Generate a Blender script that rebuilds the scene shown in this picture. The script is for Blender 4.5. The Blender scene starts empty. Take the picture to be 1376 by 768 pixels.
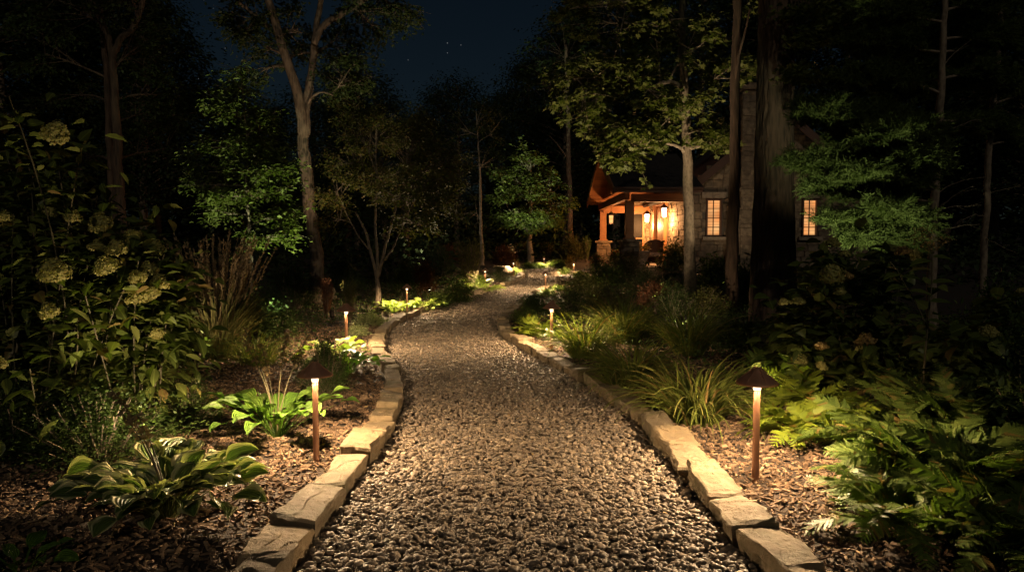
import bpy, bmesh, math, random
import numpy as np
from mathutils import Vector, Matrix, noise

# ------------------------------------------------------------ camera, sky, fill sun, exposure
scene = bpy.context.scene
COL = scene.collection
LENS, CAM_Z, PITCH = 25.0, 1.45, math.atan(54 / 955.6)
cam_data = bpy.data.cameras.new("camera")
cam_data.lens = LENS
cam_data.sensor_width = 36
cam_data.clip_start = 0.05
cam_data.clip_end = 2000
cam = bpy.data.objects.new("camera", cam_data)
COL.objects.link(cam)
cam.location = (0, 0, CAM_Z)
cam.rotation_euler = (math.pi / 2 - PITCH, 0, 0)
scene.camera = cam

SUN_EL, SUN_AZ = math.radians(28), math.radians(172)
world = bpy.data.worlds.new("World")
scene.world = world
world.use_nodes = True
wn, wl = world.node_tree.nodes, world.node_tree.links
wn.clear()
w_out = wn.new("ShaderNodeOutputWorld")
w_bg = wn.new("ShaderNodeBackground")
w_sky = wn.new("ShaderNodeTexSky")
w_sky.sky_type = 'NISHITA'
w_sky.sun_disc = False
w_sky.sun_elevation = SUN_EL
w_sky.sun_rotation = SUN_AZ
w_mul = wn.new("ShaderNodeMix"); w_mul.data_type = 'RGBA'; w_mul.blend_type = 'MULTIPLY'
w_mul.inputs[0].default_value = 1
w_mul.inputs[7].default_value = (0.66, 0.86, 0.92, 1)
w_tc = wn.new("ShaderNodeTexCoord")
w_vor = wn.new("ShaderNodeTexVoronoi"); w_vor.inputs['Scale'].default_value = 62
w_lt = wn.new("ShaderNodeMapRange")
w_lt.inputs[1].default_value = 0.022; w_lt.inputs[2].default_value = 0.05
w_lt.inputs[3].default_value = 1; w_lt.inputs[4].default_value = 0
w_pw = wn.new("ShaderNodeSeparateColor")
w_rng = wn.new("ShaderNodeMapRange")
w_rng.inputs[1].default_value = 0.10; w_rng.inputs[2].default_value = 1.0
w_rng.inputs[3].default_value = 0.0; w_rng.inputs[4].default_value = 120.0
w_m2 = wn.new("ShaderNodeMath"); w_m2.operation = 'MULTIPLY'
w_add = wn.new("ShaderNodeMix"); w_add.data_type = 'RGBA'; w_add.blend_type = 'ADD'
w_add.inputs[0].default_value = 1
wl.new(w_tc.outputs['Generated'], w_vor.inputs['Vector'])
wl.new(w_vor.outputs['Distance'], w_lt.inputs[0])
wl.new(w_vor.outputs['Color'], w_pw.inputs[0])
wl.new(w_pw.outputs[0], w_rng.inputs[0])
wl.new(w_lt.outputs[0], w_m2.inputs[0]); wl.new(w_rng.outputs[0], w_m2.inputs[1])
wl.new(w_sky.outputs[0], w_mul.inputs[6])
wl.new(w_mul.outputs[2], w_add.inputs[6]); wl.new(w_m2.outputs[0], w_add.inputs[7])
wl.new(w_add.outputs[2], w_bg.inputs[0]); wl.new(w_bg.outputs[0], w_out.inputs[0])
w_bg.inputs[1].default_value = 0.0021

fill_sun = bpy.data.lights.new("fill_sun", 'SUN')  # weak warm sun lamp added as overall fill from behind the camera
fill_sun.energy = 0.23
fill_sun.color = (1.0, 0.86, 0.66)
fill_sun.angle = math.radians(0.6)
mo = bpy.data.objects.new("fill_sun", fill_sun)
COL.objects.link(mo)
sd = Vector((math.sin(SUN_AZ) * math.cos(SUN_EL), math.cos(SUN_AZ) * math.cos(SUN_EL), math.sin(SUN_EL)))
mo.rotation_euler = sd.to_track_quat('Z', 'Y').to_euler()

vs = scene.view_settings
vs.view_transform = 'Standard'; vs.look = 'None'; vs.exposure = 0.0; vs.gamma = 1.0
vs.use_curve_mapping = False
cy = scene.cycles
cy.use_denoising = True
cy.max_bounces = 5; cy.diffuse_bounces = 3; cy.glossy_bounces = 2; cy.transmission_bounces = 3
cy.transparent_max_bounces = 4
cy.sample_clamp_indirect = 2.0
cy.sample_clamp_direct = 0
cy.caustics_reflective = False; cy.caustics_refractive = False
try:
    cy.denoising_input_passes = 'RGB_ALBEDO_NORMAL'
except Exception:
    pass
WARM = (1.0, 0.68, 0.37)
PATH_EMIT = 7800.0

# ------------------------------------------------------------ photo pixel -> place
F = 955.6
def ray(px, py):
    v = Vector(((px - 688) / F, -(py - 384) / F, -1))
    return cam.rotation_euler.to_matrix() @ v
def depth_pt(px, py, Y):
    d = ray(px, py)
    return np.array([d.x, d.y, d.z]) * (Y / d.y) + np.array([0, 0, CAM_Z])
def slope(y):
    t = np.clip((np.asarray(y, float) - 9) / 25, 0, 1)
    return 0.8 * t * t * (3 - 2 * t)
def bed_px(px, py): return ground_px(px, py, .085)
def ground_px(px, py, h=0.0):
    d = ray(px, py)
    Y = 1.5
    f0 = None
    while Y < 60:
        z = CAM_Z + d.z * Y / d.y
        if z <= float(slope(Y)) + h:
            break
        Y += 0.02
    return np.array([d.x * Y / d.y, Y])

LEFT_PX = [(395, 790), (415, 756), (437, 718), (462, 692), (484, 654), (513, 619), (526, 590), (539, 564), (543, 534), (531, 500),
           (518, 478), (520, 455), (535, 440), (560, 427), (592, 413), (623, 403), (657, 394), (690, 383), (706, 373), (703, 367), (692, 361)]
RIGHT_PX = [(1030, 790), (1000, 764), (972, 726), (945, 690), (905, 637), (872, 598), (859, 580), (838, 559), (817, 547), (799, 533), (781, 520),
            (763, 508), (733, 493), (712, 481), (699, 472), (684, 463), (671, 453), (668, 441), (674, 430), (690, 417), (706, 404), (724, 393), (745, 384), (763, 376), (775, 371), (756, 368), (748, 363), (742, 359)]
Lw = [ground_px(*p) for p in LEFT_PX]
Rw = [ground_px(*p) for p in RIGHT_PX]
Lw = [np.array([Lw[0][0] - 0.35, -6.0]), np.array([Lw[0][0] - 0.15, 0.5])] + Lw
Rw = [np.array([Rw[0][0] - 0.1, -6.0]), np.array([Rw[0][0] + 0.0, 0.5])] + Rw
def smooth_line(P, step):
    P = np.array(P)
    out = []
    for i in range(len(P) - 1):
        p0, p1, p2, p3 = P[max(i - 1, 0)], P[i], P[i + 1], P[min(i + 2, len(P) - 1)]
        n = max(2, int(np.linalg.norm(p2 - p1) / step))
        for t in np.linspace(0, 1, n, endpoint=False):
            out.append(0.5 * ((2 * p1) + (-p0 + p2) * t + (2 * p0 - 5 * p1 + 4 * p2 - p3) * t * t + (-p0 + 3 * p1 - 3 * p2 + p3) * t ** 3))
    out.append(P[-1])
    return np.array(out)
LL, RR = smooth_line(Lw, 0.25), smooth_line(Rw, 0.25)
POLY = np.vstack([LL, RR[::-1]])
def inside(P):
    x, y = P[:, 0], P[:, 1]
    r = np.zeros(len(P), bool)
    q = np.roll(POLY, 1, 0)
    for (x1, y1), (x2, y2) in zip(POLY, q):
        if y1 == y2: continue
        c = ((y1 > y) != (y2 > y)) & (x < (x2 - x1) * (y - y1) / (y2 - y1) + x1)
        r ^= c
    return r
def path_dist(P):
    d = np.full(len(P), 1e9)
    q = np.roll(POLY, -1, 0)
    for a, b in zip(POLY, q):
        ab = b - a
        t = np.clip(((P - a) @ ab) / (ab @ ab + 1e-12), 0, 1)
        d = np.minimum(d, np.linalg.norm(P - (a + t[:, None] * ab), axis=1))
    return np.where(inside(P), -d, d)
def lumps(x, y):
    return (np.sin(x * 2.1 + 1.3 * np.sin(y * 1.7)) * np.sin(y * 1.9 + 0.7) * 0.018 +
            np.sin(x * 6.3 + 2 * np.sin(y * 3.1)) * np.sin(y * 5.1 + x) * 0.008)
def gz(x, y):
    x = np.atleast_1d(np.asarray(x, float)); y = np.atleast_1d(np.asarray(y, float))
    d = path_dist(np.stack([x, y], 1))
    k = np.clip((d - 0.02) / 0.22, 0, 1)
    m = np.clip((d - 0.2) / 1.0, 0, 1)
    return slope(y) + 0.045 * k + lumps(x, y) * k + 0.035 * m
def gz1(x, y): return float(gz(x, y)[0])

# ------------------------------------------------------------ mesh toolkit
class Acc:
    def __init__(s):
        s.V = []; s.UV = []; s.F = {}; s.n = 0
    def add(s, V, faces, uv=None, mi=0):
        V = np.asarray(V, np.float32)
        if V.ndim == 2: V = V[None]
        N, k, _ = V.shape
        if N == 0: return s
        s.V.append(V.reshape(-1, 3))
        if uv is None: uv = np.zeros((k, 2))
        s.UV.append(np.tile(np.asarray(uv, np.float32), (N, 1)))
        by = {}
        for f in faces: by.setdefault(len(f), []).append(f)
        off = (np.arange(N) * k + s.n)[:, None, None]
        for L, fs in by.items():
            s.F.setdefault((L, mi), []).append((np.array(fs)[None] + off).reshape(-1, L))
        s.n += N * k
        return s
    def mesh(s, name, mats, smooth=True):
        me = bpy.data.meshes.new(name)
        V = np.concatenate(s.V) if s.V else np.zeros((0, 3), np.float32)
        UV = np.concatenate(s.UV) if s.UV else np.zeros((0, 2), np.float32)
        loops, starts, mids = [], [], []
        pos = 0
        for (L, mi), lst in s.F.items():
            A = np.concatenate(lst)
            loops.append(A.reshape(-1)); starts.append(pos + np.arange(len(A)) * L)
            mids.append(np.full(len(A), mi)); pos += A.size
        if not loops: return me
        loops = np.concatenate(loops).astype(np.int32); starts = np.concatenate(starts).astype(np.int32)
        mids = np.concatenate(mids).astype(np.int32)
        me.vertices.add(len(V)); me.vertices.foreach_set("co", V.ravel())
        me.loops.add(len(loops)); me.loops.foreach_set("vertex_index", loops)
        me.polygons.add(len(starts)); me.polygons.foreach_set("loop_start", starts)
        me.polygons.foreach_set("material_index", mids)
        me.polygons.foreach_set("use_smooth", np.full(len(starts), smooth))
        u = me.uv_layers.new(name="uv"); u.data.foreach_set("uv", UV[loops].ravel())
        me.update(calc_edges=True)
        for m in (mats if isinstance(mats, (list, tuple)) else [mats]): me.materials.append(m)
        return me
    def obj(s, name, mats, parent=None, smooth=True, loc=None):
        o = bpy.data.objects.new(name, s.mesh(name, mats, smooth)); COL.objects.link(o)
        if parent: o.parent = parent
        if loc is not None: o.location = loc
        return o
def tag(o, label=None, cat=None, group=None, kind=None):
    if label: o['label'] = label
    if cat: o['category'] = cat
    if group: o['group'] = group
    if kind: o['kind'] = kind
    return o
def thing(name, label, cat, loc=(0, 0, 0), rz=0, group=None, sc=1):
    o = bpy.data.objects.new(name, None); COL.objects.link(o)
    o.empty_display_size = 0.2
    o.location = loc; o.rotation_euler = (0, 0, rz)
    o.scale = sc if isinstance(sc, (tuple, list)) else (sc, sc, sc)
    return tag(o, label, cat, group)
def dup(root, loc, rz=0, sc=1, label=None, group=None, mats=None):
    def cp(o, parent):
        c = o.copy(); COL.objects.link(c); c.parent = parent
        for ch in list(o.children): cp(ch, c)
        return c
    c = cp(root, None)
    c.location = loc; c.rotation_euler = (0, 0, rz)
    c.scale = sc if isinstance(sc, (tuple, list)) else (sc, sc, sc)
    if label: c['label'] = label
    if group: c['group'] = group
    if mats:
        for ch in c.children:
            if ch.name.split('.')[0] in mats:
                ch.material_slots[0].link = 'OBJECT'; ch.material_slots[0].material = mats[ch.name.split('.')[0]]
    return c
def nrm(a): return a / (np.linalg.norm(a, axis=-1, keepdims=True) + 1e-9)
def place(T, P, D, Nn, S, W=1.0):
    """T (k,3): x across, y along, z normal -> (N,k,3)"""
    D = nrm(D); X = nrm(np.cross(D, Nn)); Z = np.cross(X, D)
    T = np.asarray(T, float); S = np.broadcast_to(np.asarray(S, float), (len(P),))[:, None, None]
    W = np.broadcast_to(np.asarray(W, float), (len(P),))[:, None, None]
    return P[:, None] + S * (T[None, :, :1] * W * X[:, None] + T[None, :, 1:2] * D[:, None] + T[None, :, 2:] * Z[:, None])
def tube(acc, pts, rad, sides=6, mi=0, caps=True):
    pts = np.asarray(pts, float); n = len(pts)
    rad = np.broadcast_to(np.asarray(rad, float), (n,))
    T = nrm(np.gradient(pts, axis=0))
    ref = np.array([0.31, 0.95, 0.05]) if abs(T[0][2]) > 0.7 else np.array([0, 0, 1.0])
    A = nrm(np.cross(T, ref)); B = np.cross(T, A)
    an = np.arange(sides) * 2 * math.pi / sides
    V = pts[:, None] + rad[:, None, None] * (np.cos(an)[None, :, None] * A[:, None] + np.sin(an)[None, :, None] * B[:, None])
    fs = [(i * sides + j, i * sides + (j + 1) % sides, (i + 1) * sides + (j + 1) % sides, (i + 1) * sides + j) for i in range(n - 1) for j in range(sides)]
    if caps: fs += [tuple(range(sides))[::-1], tuple((n - 1) * sides + j for j in range(sides))]
    uv = np.stack([np.tile(np.arange(sides) / sides, n), np.repeat(np.linspace(0, 1, n), sides)], 1)
    acc.add(V.reshape(1, -1, 3), fs, uv, mi)
def box(acc, c, s, mi=0, rz=0, jit=None, rng=None):
    c = np.asarray(c, float); h = np.asarray(s, float) / 2
    V = np.array([[x, y, z] for x in (-1, 1) for y in (-1, 1) for z in (-1, 1)], float) * h
    if jit: V = V + rng.uniform(-jit, jit, V.shape)
    if rz:
        cs, sn = math.cos(rz), math.sin(rz)
        V = np.stack([V[:, 0] * cs - V[:, 1] * sn, V[:, 0] * sn + V[:, 1] * cs, V[:, 2]], 1)
    acc.add(V + c, [(0, 1, 3, 2), (4, 6, 7, 5), (0, 4, 5, 1), (2, 3, 7, 6), (0, 2, 6, 4), (1, 5, 7, 3)], None, mi)
def beam(acc, a, b, w, h, mi=0):
    a = np.asarray(a, float); b = np.asarray(b, float)
    d = nrm(b - a); x = np.cross(d, [0, 0, 1.0])
    x = nrm(x) if np.linalg.norm(x) > 1e-3 else np.array([1.0, 0, 0])
    z = np.cross(x, d)
    V = [p + sx * x * w / 2 + sz * z * h / 2 for p in (a, b) for sx in (-1, 1) for sz in (-1, 1)]
    acc.add(np.array(V), [(0, 1, 3, 2), (4, 6, 7, 5), (0, 4, 5, 1), (2, 3, 7, 6), (0, 2, 6, 4), (1, 5, 7, 3)], None, mi)
def lathe(acc, prof, sides=24, mi=0, c=(0, 0, 0)):
    an = np.arange(sides) * 2 * math.pi / sides
    V = np.array([[r * math.cos(a), r * math.sin(a), z] for r, z in prof for a in an]) + np.array(c)
    n = len(prof)
    fs = [(i * sides + j, i * sides + (j + 1) % sides, (i + 1) * sides + (j + 1) % sides, (i + 1) * sides + j) for i in range(n - 1) for j in range(sides)]
    fs += [tuple(range(sides))[::-1], tuple((n - 1) * sides + j for j in range(sides))]
    acc.add(V, fs, None, mi)
def slab(acc, quad, th, mi=0):
    q = np.asarray(quad, float); n = nrm(np.cross(q[1] - q[0], q[2] - q[0]))
    V = np.vstack([q, q - n * th]); k = len(q)
    acc.add(V, [tuple(range(k)), tuple(range(2 * k - 1, k - 1, -1))] + [(i, i + k, (i + 1) % k + k, (i + 1) % k) for i in range(k)], None, mi)
def grid_faces(S, C): return [(i * C + j, i * C + j + 1, (i + 1) * C + j + 1, (i + 1) * C + j) for i in range(S - 1) for j in range(C - 1)]
def strips(acc, P, az, e0, e1, L, W, prof, cols=2, cup=0.0, wave=None, pw=1.0, roll=None, mi=0, ret=False):
    N = len(P); prof = np.asarray(prof, float); S = len(prof)
    b = lambda a: np.broadcast_to(np.asarray(a, float), (N,))
    az, e0, e1, L, W = b(az), b(e0), b(e1), b(L), b(W)
    t = np.linspace(0, 1, S)
    e = e0[:, None] + (e1 - e0)[:, None] * t[None] ** pw
    d = np.stack([np.cos(e) * np.cos(az)[:, None], np.cos(e) * np.sin(az)[:, None], np.sin(e)], -1)
    ds = (L / (S - 1))[:, None, None]
    pts = P[:, None] + np.concatenate([np.zeros((N, 1, 3)), np.cumsum(d[:, :-1] * ds, 1)], 1)
    side = np.stack([-np.sin(az), np.cos(az), 0 * az], -1)[:, None] * np.ones((1, S, 1))
    nn = np.cross(d, side)
    if roll is not None:
        r = b(roll)[:, None, None]
        side, nn = side * np.cos(r) + nn * np.sin(r), nn * np.cos(r) - side * np.sin(r)
    u = np.linspace(-1, 1, cols)
    w = (W[:, None] * prof[None] / 2)[:, :, None, None]
    V = pts[:, :, None] + side[:, :, None] * u[None, None, :, None] * w + nn[:, :, None] * (cup * u * u)[None, None, :, None] * w
    if wave is not None:
        amp, fr, ph = wave
        V = V + nn[:, :, None] * (amp * np.sin(fr * t[None, :, None] * 6.28 + b(ph)[:, None, None] + (u > 0)[None, None] * 2.0) * np.abs(u)[None, None] ** 2)[..., None] * w
    if acc is not None:
        uv = np.stack([np.tile(u, S), np.repeat(t, cols)], 1)
        acc.add(V.reshape(N, -1, 3), grid_faces(S, cols), uv, mi)
    return pts, d, nn

# leaf templates: (verts, faces, uv)
def tmpl(verts, faces):
    v = np.array(verts, float); w = abs(v[:, 0]).max() + 1e-9
    return v, faces, np.stack([v[:, 0] / w, v[:, 1]], 1)
T_DIA = tmpl([(0, 0, 0), (.28, .42, .07), (0, 1, -.05), (-.28, .42, .07)], [(0, 1, 2), (0, 2, 3)])
T_SLIM = tmpl([(0, 0, 0), (.1, .4, .02), (0, 1, -.05), (-.1, .4, .02)], [(0, 1, 2), (0, 2, 3)])
T_OVA = tmpl([(0, 0, 0), (-.2, .22, .05), (0, .22, -.01), (.2, .22, .05), (-.26, .5, .06), (0, .5, -.02), (.26, .5, .06), (-.15, .8, .0), (0, .8, -.07), (.15, .8, .0), (0, 1.05, -.16)],
             [(0, 2, 1), (0, 3, 2), (1, 2, 5, 4), (2, 3, 6, 5), (4, 5, 8, 7), (5, 6, 9, 8), (7, 8, 10), (8, 9, 10)])
T_HEART = tmpl([(0, 0, 0), (-.3, .02, .05), (0, .12, -.01), (.3, .02, .05), (-.43, .35, .08), (0, .42, -.03), (.43, .35, .08), (-.28, .72, .02), (0, .75, -.07), (.28, .72, .02), (0, 1.08, -.16)],
               [(0, 2, 1), (0, 3, 2), (1, 2, 5, 4), (2, 3, 6, 5), (4, 5, 8, 7), (5, 6, 9, 8), (7, 8, 10), (8, 9, 10)])
def _maple():
    v = [(0, 0, 0)]; f = []
    for a, L, w in ((0, 1, .2), (.75, .82, .17), (-.75, .82, .17), (1.6, .5, .14), (-1.6, .5, .14)):
        k = len(v); dx, dy = math.sin(a), math.cos(a); sx, sy = dy, -dx
        m = .55
        v += [(dx * L * m + sx * w, dy * L * m + sy * w, .03), (dx * L, dy * L, -.08), (dx * L * m - sx * w, dy * L * m - sy * w, .03)]
        f.append((0, k, k + 1, k + 2))
    return tmpl(v, f)
T_MAPLE = _maple()
def scatter_leaves(acc, rng, P, T, size, out=None, flat=0.7, droop=0.25, mi=0, upbias=0.0):
    """leaves at P pointing away from centre 'out' with mostly-up normals"""
    N = len(P)
    if out is None: out = rng.normal(size=(N, 3))
    D = nrm(out) * 0.7 + rng.normal(size=(N, 3)) * 0.55
    D[:, 2] = D[:, 2] * (1 - flat) - droop + upbias
    Nn = np.stack([rng.normal(size=N) * .45, rng.normal(size=N) * .45, np.ones(N)], 1)
    S = size * rng.uniform(.65, 1.25, N)
    acc.add(place(T[0], P, D, Nn, S), T[1], T[2], mi)

# ------------------------------------------------------------ materials
class NT:
    def __init__(s, name):
        s.m = bpy.data.materials.new(name); s.m.use_nodes = True
        s.n = s.m.node_tree.nodes; s.l = s.m.node_tree.links
        s.n.clear(); s.out = s.n.new("ShaderNodeOutputMaterial")
    def node(s, t, **kw):
        n = s.n.new("ShaderNode" + t)
        for k, v in kw.items():
            if k.startswith('_'): setattr(n, k[1:], v)
            else:
                key = int(k[1:]) if (k[0] == 'i' and k[1:].isdigit()) else k.replace('__', ' ')
                if isinstance(v, bpy.types.NodeSocket): s.l.new(v, n.inputs[key])
                else: n.inputs[key].default_value = v
        return n
    def mix(s, f, a, b, mode='MIX'):
        n = s.n.new("ShaderNodeMix"); n.data_type = 'RGBA'; n.blend_type = mode
        for i, v in ((0, f), (6, a), (7, b)):
            if isinstance(v, bpy.types.NodeSocket): s.l.new(v, n.inputs[i])
            elif i == 0: n.inputs[i].default_value = v
            else: n.inputs[i].default_value = (*v, 1) if len(v) == 3 else v
        return n.outputs[2]
    def ramp(s, f, stops, interp='LINEAR'):
        n = s.n.new("ShaderNodeValToRGB"); n.color_ramp.interpolation = interp
        cr = n.color_ramp
        while len(cr.elements) < len(stops): cr.elements.new(0.5)
        for e, (p, c) in zip(cr.elements, stops):
            e.position = p; e.color = (*c, 1) if not isinstance(c, float) else (c, c, c, 1)
        s.l.new(f, n.inputs[0]); return n.outputs[0]
    def math(s, op, a, b=0.0):
        n = s.n.new("ShaderNodeMath"); n.operation = op
        for i, v in ((0, a), (1, b)):
            if isinstance(v, bpy.types.NodeSocket): s.l.new(v, n.inputs[i])
            else: n.inputs[i].default_value = v
        return n.outputs[0]
    def surf(s, sh): s.l.new(sh, s.out.inputs[0]); return s.m
def obco(t): return t.node("TexCoord").outputs['Object']
def stretched(t, sc):
    return t.node("Mapping", Vector=obco(t), Scale=sc).outputs[0]

def foliage_mat(name, a, b, c=None, rough=.45, trans=.28, margin=None, vein=0.0, dead=None, spec=.25, rib=0.0):
    t = NT(name)
    isl = t.node("NewGeometry").outputs['Random Per Island']
    col = t.ramp(isl, [(0, a), (.6, b), (1, c or b)])
    big = t.node("TexNoise", Vector=obco(t), Scale=3.0, Detail=2.0).outputs[0]
    col = t.mix(t.ramp(big, [(.35, .0), (.7, .55)]), col, tuple(x * .55 for x in a))
    uv = t.node("SeparateXYZ", i0=t.node("TexCoord").outputs['UV'])
    au = t.math('ABSOLUTE', uv.outputs[0])
    if dead:
        col = t.mix(t.ramp(t.math('FRACT', t.math('MULTIPLY', isl, 17.31)), [(.90, .0), (.95, .7)]), col, dead)
    if vein:
        col = t.mix(t.ramp(au, [(.02, vein), (.12, .0)]), col, tuple(min(1, x * 2.2) for x in b))
    if margin:
        nz = t.node("TexNoise", Vector=t.node("TexCoord").outputs['UV'], Scale=4.0, Detail=3.0).outputs[0]
        e = t.math('ADD', au, t.math('MULTIPLY', t.math('SUBTRACT', nz, .5), .5))
        col = t.mix(t.ramp(e, [(.52, .0), (.74, .9)]), col, margin)
    p = t.node("BsdfPrincipled", Base__Color=col, Roughness=rough)
    p.inputs['Specular IOR Level'].default_value = spec
    if rib:
        wv = t.math('SINE', t.math('MULTIPLY', t.math('POWER', au, .85), 26.0))
        bp = t.node("Bump", Strength=.8, Distance=rib, Height=wv)
        t.l.new(bp.outputs[0], p.inputs['Normal'])
    tr = t.node("BsdfTranslucent", Color=t.mix(1.0, col, (1.0, 1.25, .5), 'MULTIPLY'))
    return t.surf(t.node("MixShader", i0=trans, i1=p.outputs[0], i2=tr.outputs[0]).outputs[0])

def bark_mat(name, a, b, sc=(9, 9, 2.2), bump=.6, dist=.02):
    t = NT(name)
    v = stretched(t, sc)
    n1 = t.node("TexNoise", Vector=v, Scale=2.2, Detail=6.0, Roughness=.65).outputs[0]
    v1 = t.node("TexVoronoi", Vector=v, Scale=2.6).outputs[0]
    h = t.math('ADD', n1, t.math('MULTIPLY', v1, .6))
    col = t.ramp(h, [(.45, a), (.95, b)])
    patch = t.node("TexNoise", Vector=obco(t), Scale=1.4, Detail=3.0).outputs[0]
    col = t.mix(t.ramp(patch, [(.5, .0), (.7, .5)]), col, (a[0] * .8, a[1] * 1.0, a[2] * .7))
    p = t.node("BsdfPrincipled", Base__Color=col, Roughness=.9)
    t.l.new(t.node("Bump", Strength=bump, Distance=dist, Height=h).outputs[0], p.inputs['Normal'])
    return t.surf(p.outputs[0])

def stone_mat(name, cols, sc=6.0, bump=.5, dist=.01, per_island=True, rough=.85, moss=None):
    t = NT(name)
    n = t.node("TexNoise", Vector=obco(t), Scale=sc, Detail=8.0, Roughness=.6).outputs[0]
    n2 = t.node("TexNoise", Vector=obco(t), Scale=sc * 9, Detail=4.0, Roughness=.7).outputs[0]
    if per_island:
        f = t.node("NewGeometry").outputs['Random Per Island']
    else:
        f = t.math('ADD', t.math('MULTIPLY', t.node("ObjectInfo").outputs['Random'], .75), t.math('MULTIPLY', n, .25))
    col = t.ramp(f, [(i / (len(cols) - 1), c) for i, c in enumerate(cols)])
    col = t.mix(t.ramp(n, [(.38, .65), (.6, .0)]), col, tuple(x * .42 for x in cols[0]))
    col = t.mix(t.ramp(n2, [(.35, .45), (.6, .0)]), col, tuple(x * .5 for x in cols[-1]))
    if moss:
        n3 = t.node("TexNoise", Vector=t.node("NewGeometry").outputs['Position'], Scale=3.3, Detail=7.0, Roughness=.7).outputs[0]
        col = t.mix(t.ramp(n3, [(.52, .0), (.64, .75)]), col, moss)
    p = t.node("BsdfPrincipled", Base__Color=col, Roughness=rough)
    h = t.math('ADD', n, t.math('MULTIPLY', n2, .35))
    t.l.new(t.node("Bump", Strength=bump, Distance=dist, Height=h).outputs[0], p.inputs['Normal'])
    return t.surf(p.outputs[0])
def plain_mat(name, c, rough=.6, metal=0.0, nscale=8.0, var=.35, bump=.0, sc=(1, 1, 1), emit=None, es=0, spec=.5):
    t = NT(name)
    n = t.node("TexNoise", Vector=stretched(t, sc), Scale=nscale, Detail=5.0).outputs[0]
    col = t.mix(t.ramp(n, [(.3, var), (.7, .0)]), c, tuple(x * .4 for x in c))
    p = t.node("BsdfPrincipled", Base__Color=col, Roughness=rough, Metallic=metal)
    p.inputs['Specular IOR Level'].default_value = spec
    if bump: t.l.new(t.node("Bump", Strength=bump, Distance=.01, Height=n).outputs[0], p.inputs['Normal'])
    if emit: p.inputs['Emission Color'].default_value = (*emit, 1); p.inputs['Emission Strength'].default_value = es
    return t.surf(p.outputs[0])
def emit_mat(name, c, s):
    t = NT(name); return t.surf(t.node("Emission", Color=(*c, 1), Strength=s).outputs[0])

M = {}
M['soil'] = plain_mat('mulch_soil', (.040, .026, .017), .95, nscale=30, var=.7, bump=.9)
M['chips'] = stone_mat('bark_chips', [(.05, .028, .016), (.15, .085, .047), (.11, .066, .04), (.26, .16, .09), (.44, .30, .18)], 12, .3, .004)
M['pebble'] = stone_mat('pebbles', [(.085, .068, .053), (.26, .185, .127), (.15, .125, .105), (.31, .23, .15), (.115, .10, .088), (.19, .14, .095), (.48, .39, .28)], 25, .35, .003, rough=.62, moss=(.085, .062, .042))
M['gravel_base'] = plain_mat('gravel_bed', (.09, .068, .048), .95, nscale=40, var=.7, bump=.8)
M['kerb'] = stone_mat('kerb_stone', [(.20, .15, .085), (.26, .19, .105), (.165, .13, .085), (.29, .215, .125)], 6, 1.0, .02, per_island=False, moss=(.10, .088, .045))
M['wallstone'] = stone_mat('wall_stone', [(.17, .12, .08), (.34, .24, .145), (.22, .165, .11), (.42, .31, .19), (.13, .10, .075)], 7, .7, .02)
M['mortar'] = plain_mat('mortar', (.12, .10, .08), .95, nscale=20, bump=.4)
M['boulder'] = stone_mat('boulder_stone', [(.22, .16, .10), (.30, .22, .14)], 3, .9, .04, per_island=False)
M['wood'] = plain_mat('cedar_wood', (.40, .17, .06), .55, nscale=5, var=.55, bump=.15, sc=(1, 1, 9))
M['wood_h'] = plain_mat('cedar_boards', (.38, .155, .055), .6, nscale=5, var=.55, bump=.15, sc=(.7, 9, 9))
M['darkwood'] = plain_mat('dark_wood_trim', (.10, .045, .025), .6, nscale=5, var=.5, sc=(1, 8, 8))
M['shingle'] = plain_mat('roof_shingles', (.035, .028, .024), .9, nscale=14, var=.6, bump=.5)
M['copper'] = plain_mat('copper', (.60, .30, .17), .5, .35, nscale=9, var=.35, bump=.05)
M['hat'] = plain_mat('aged_copper_hat', (.62, .31, .18), .42, .25, nscale=14, var=.5, bump=.08)
M['bronze'] = plain_mat('dark_bronze', (.05, .032, .022), .45, .7)
M['lens'] = emit_mat('lamp_bulb', WARM, PATH_EMIT)
M['frost'] = emit_mat('frosted_collar', (1, .72, .42), 3)
M['lens_far'] = emit_mat('far_lamp_bulb', WARM, PATH_EMIT * 1.15)
M['lantern_glass'] = emit_mat('lantern_glass', (1, .50, .18), 60)
M['hang_glass'] = emit_mat('hanging_lantern_glass', (1, .42, .13), 1.6)
M['spot_lens'] = emit_mat('spot_lens', (1, .85, .55), 3)
M['doorglass'] = plain_mat('dark_glass', (.02, .018, .016), .5, nscale=2, spec=.12)
M['floor'] = plain_mat('porch_slab', (.25, .19, .13), .8, nscale=9, bump=.2)
M['clay'] = stone_mat('planter_clay', [(.34, .26, .18), (.40, .31, .22)], 8, .4, .01)
M['wicker'] = plain_mat('wicker', (.14, .075, .04), .7, nscale=40, var=.7, bump=.6)
# lit room behind the window: warm blind with soft slats
t = NT('lit_blind')
cz = t.node("SeparateXYZ", i0=obco(t))
band = t.math('SINE', t.math('MULTIPLY', cz.outputs[2], 60.0))
nz = t.node("TexNoise", Vector=obco(t), Scale=2.5, Detail=3.0).outputs[0]
big = t.node('TexNoise', Vector=obco(t), Scale=1.3, Detail=1.0).outputs[0]
c1 = t.mix(t.ramp(nz, [(.3, .0), (.7, 1.0)]), (1, .33, .085), (1, .53, .20))
c1 = t.mix(t.ramp(big, [(.42, .55), (.55, .0)]), c1, (.45, .16, .05))
st = t.math('ADD', .75, t.math('MULTIPLY', band, .12))
M['blind'] = t.surf(t.node("Emission", Color=c1, Strength=t.math('MULTIPLY', st, 1.25)).outputs[0])

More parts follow.
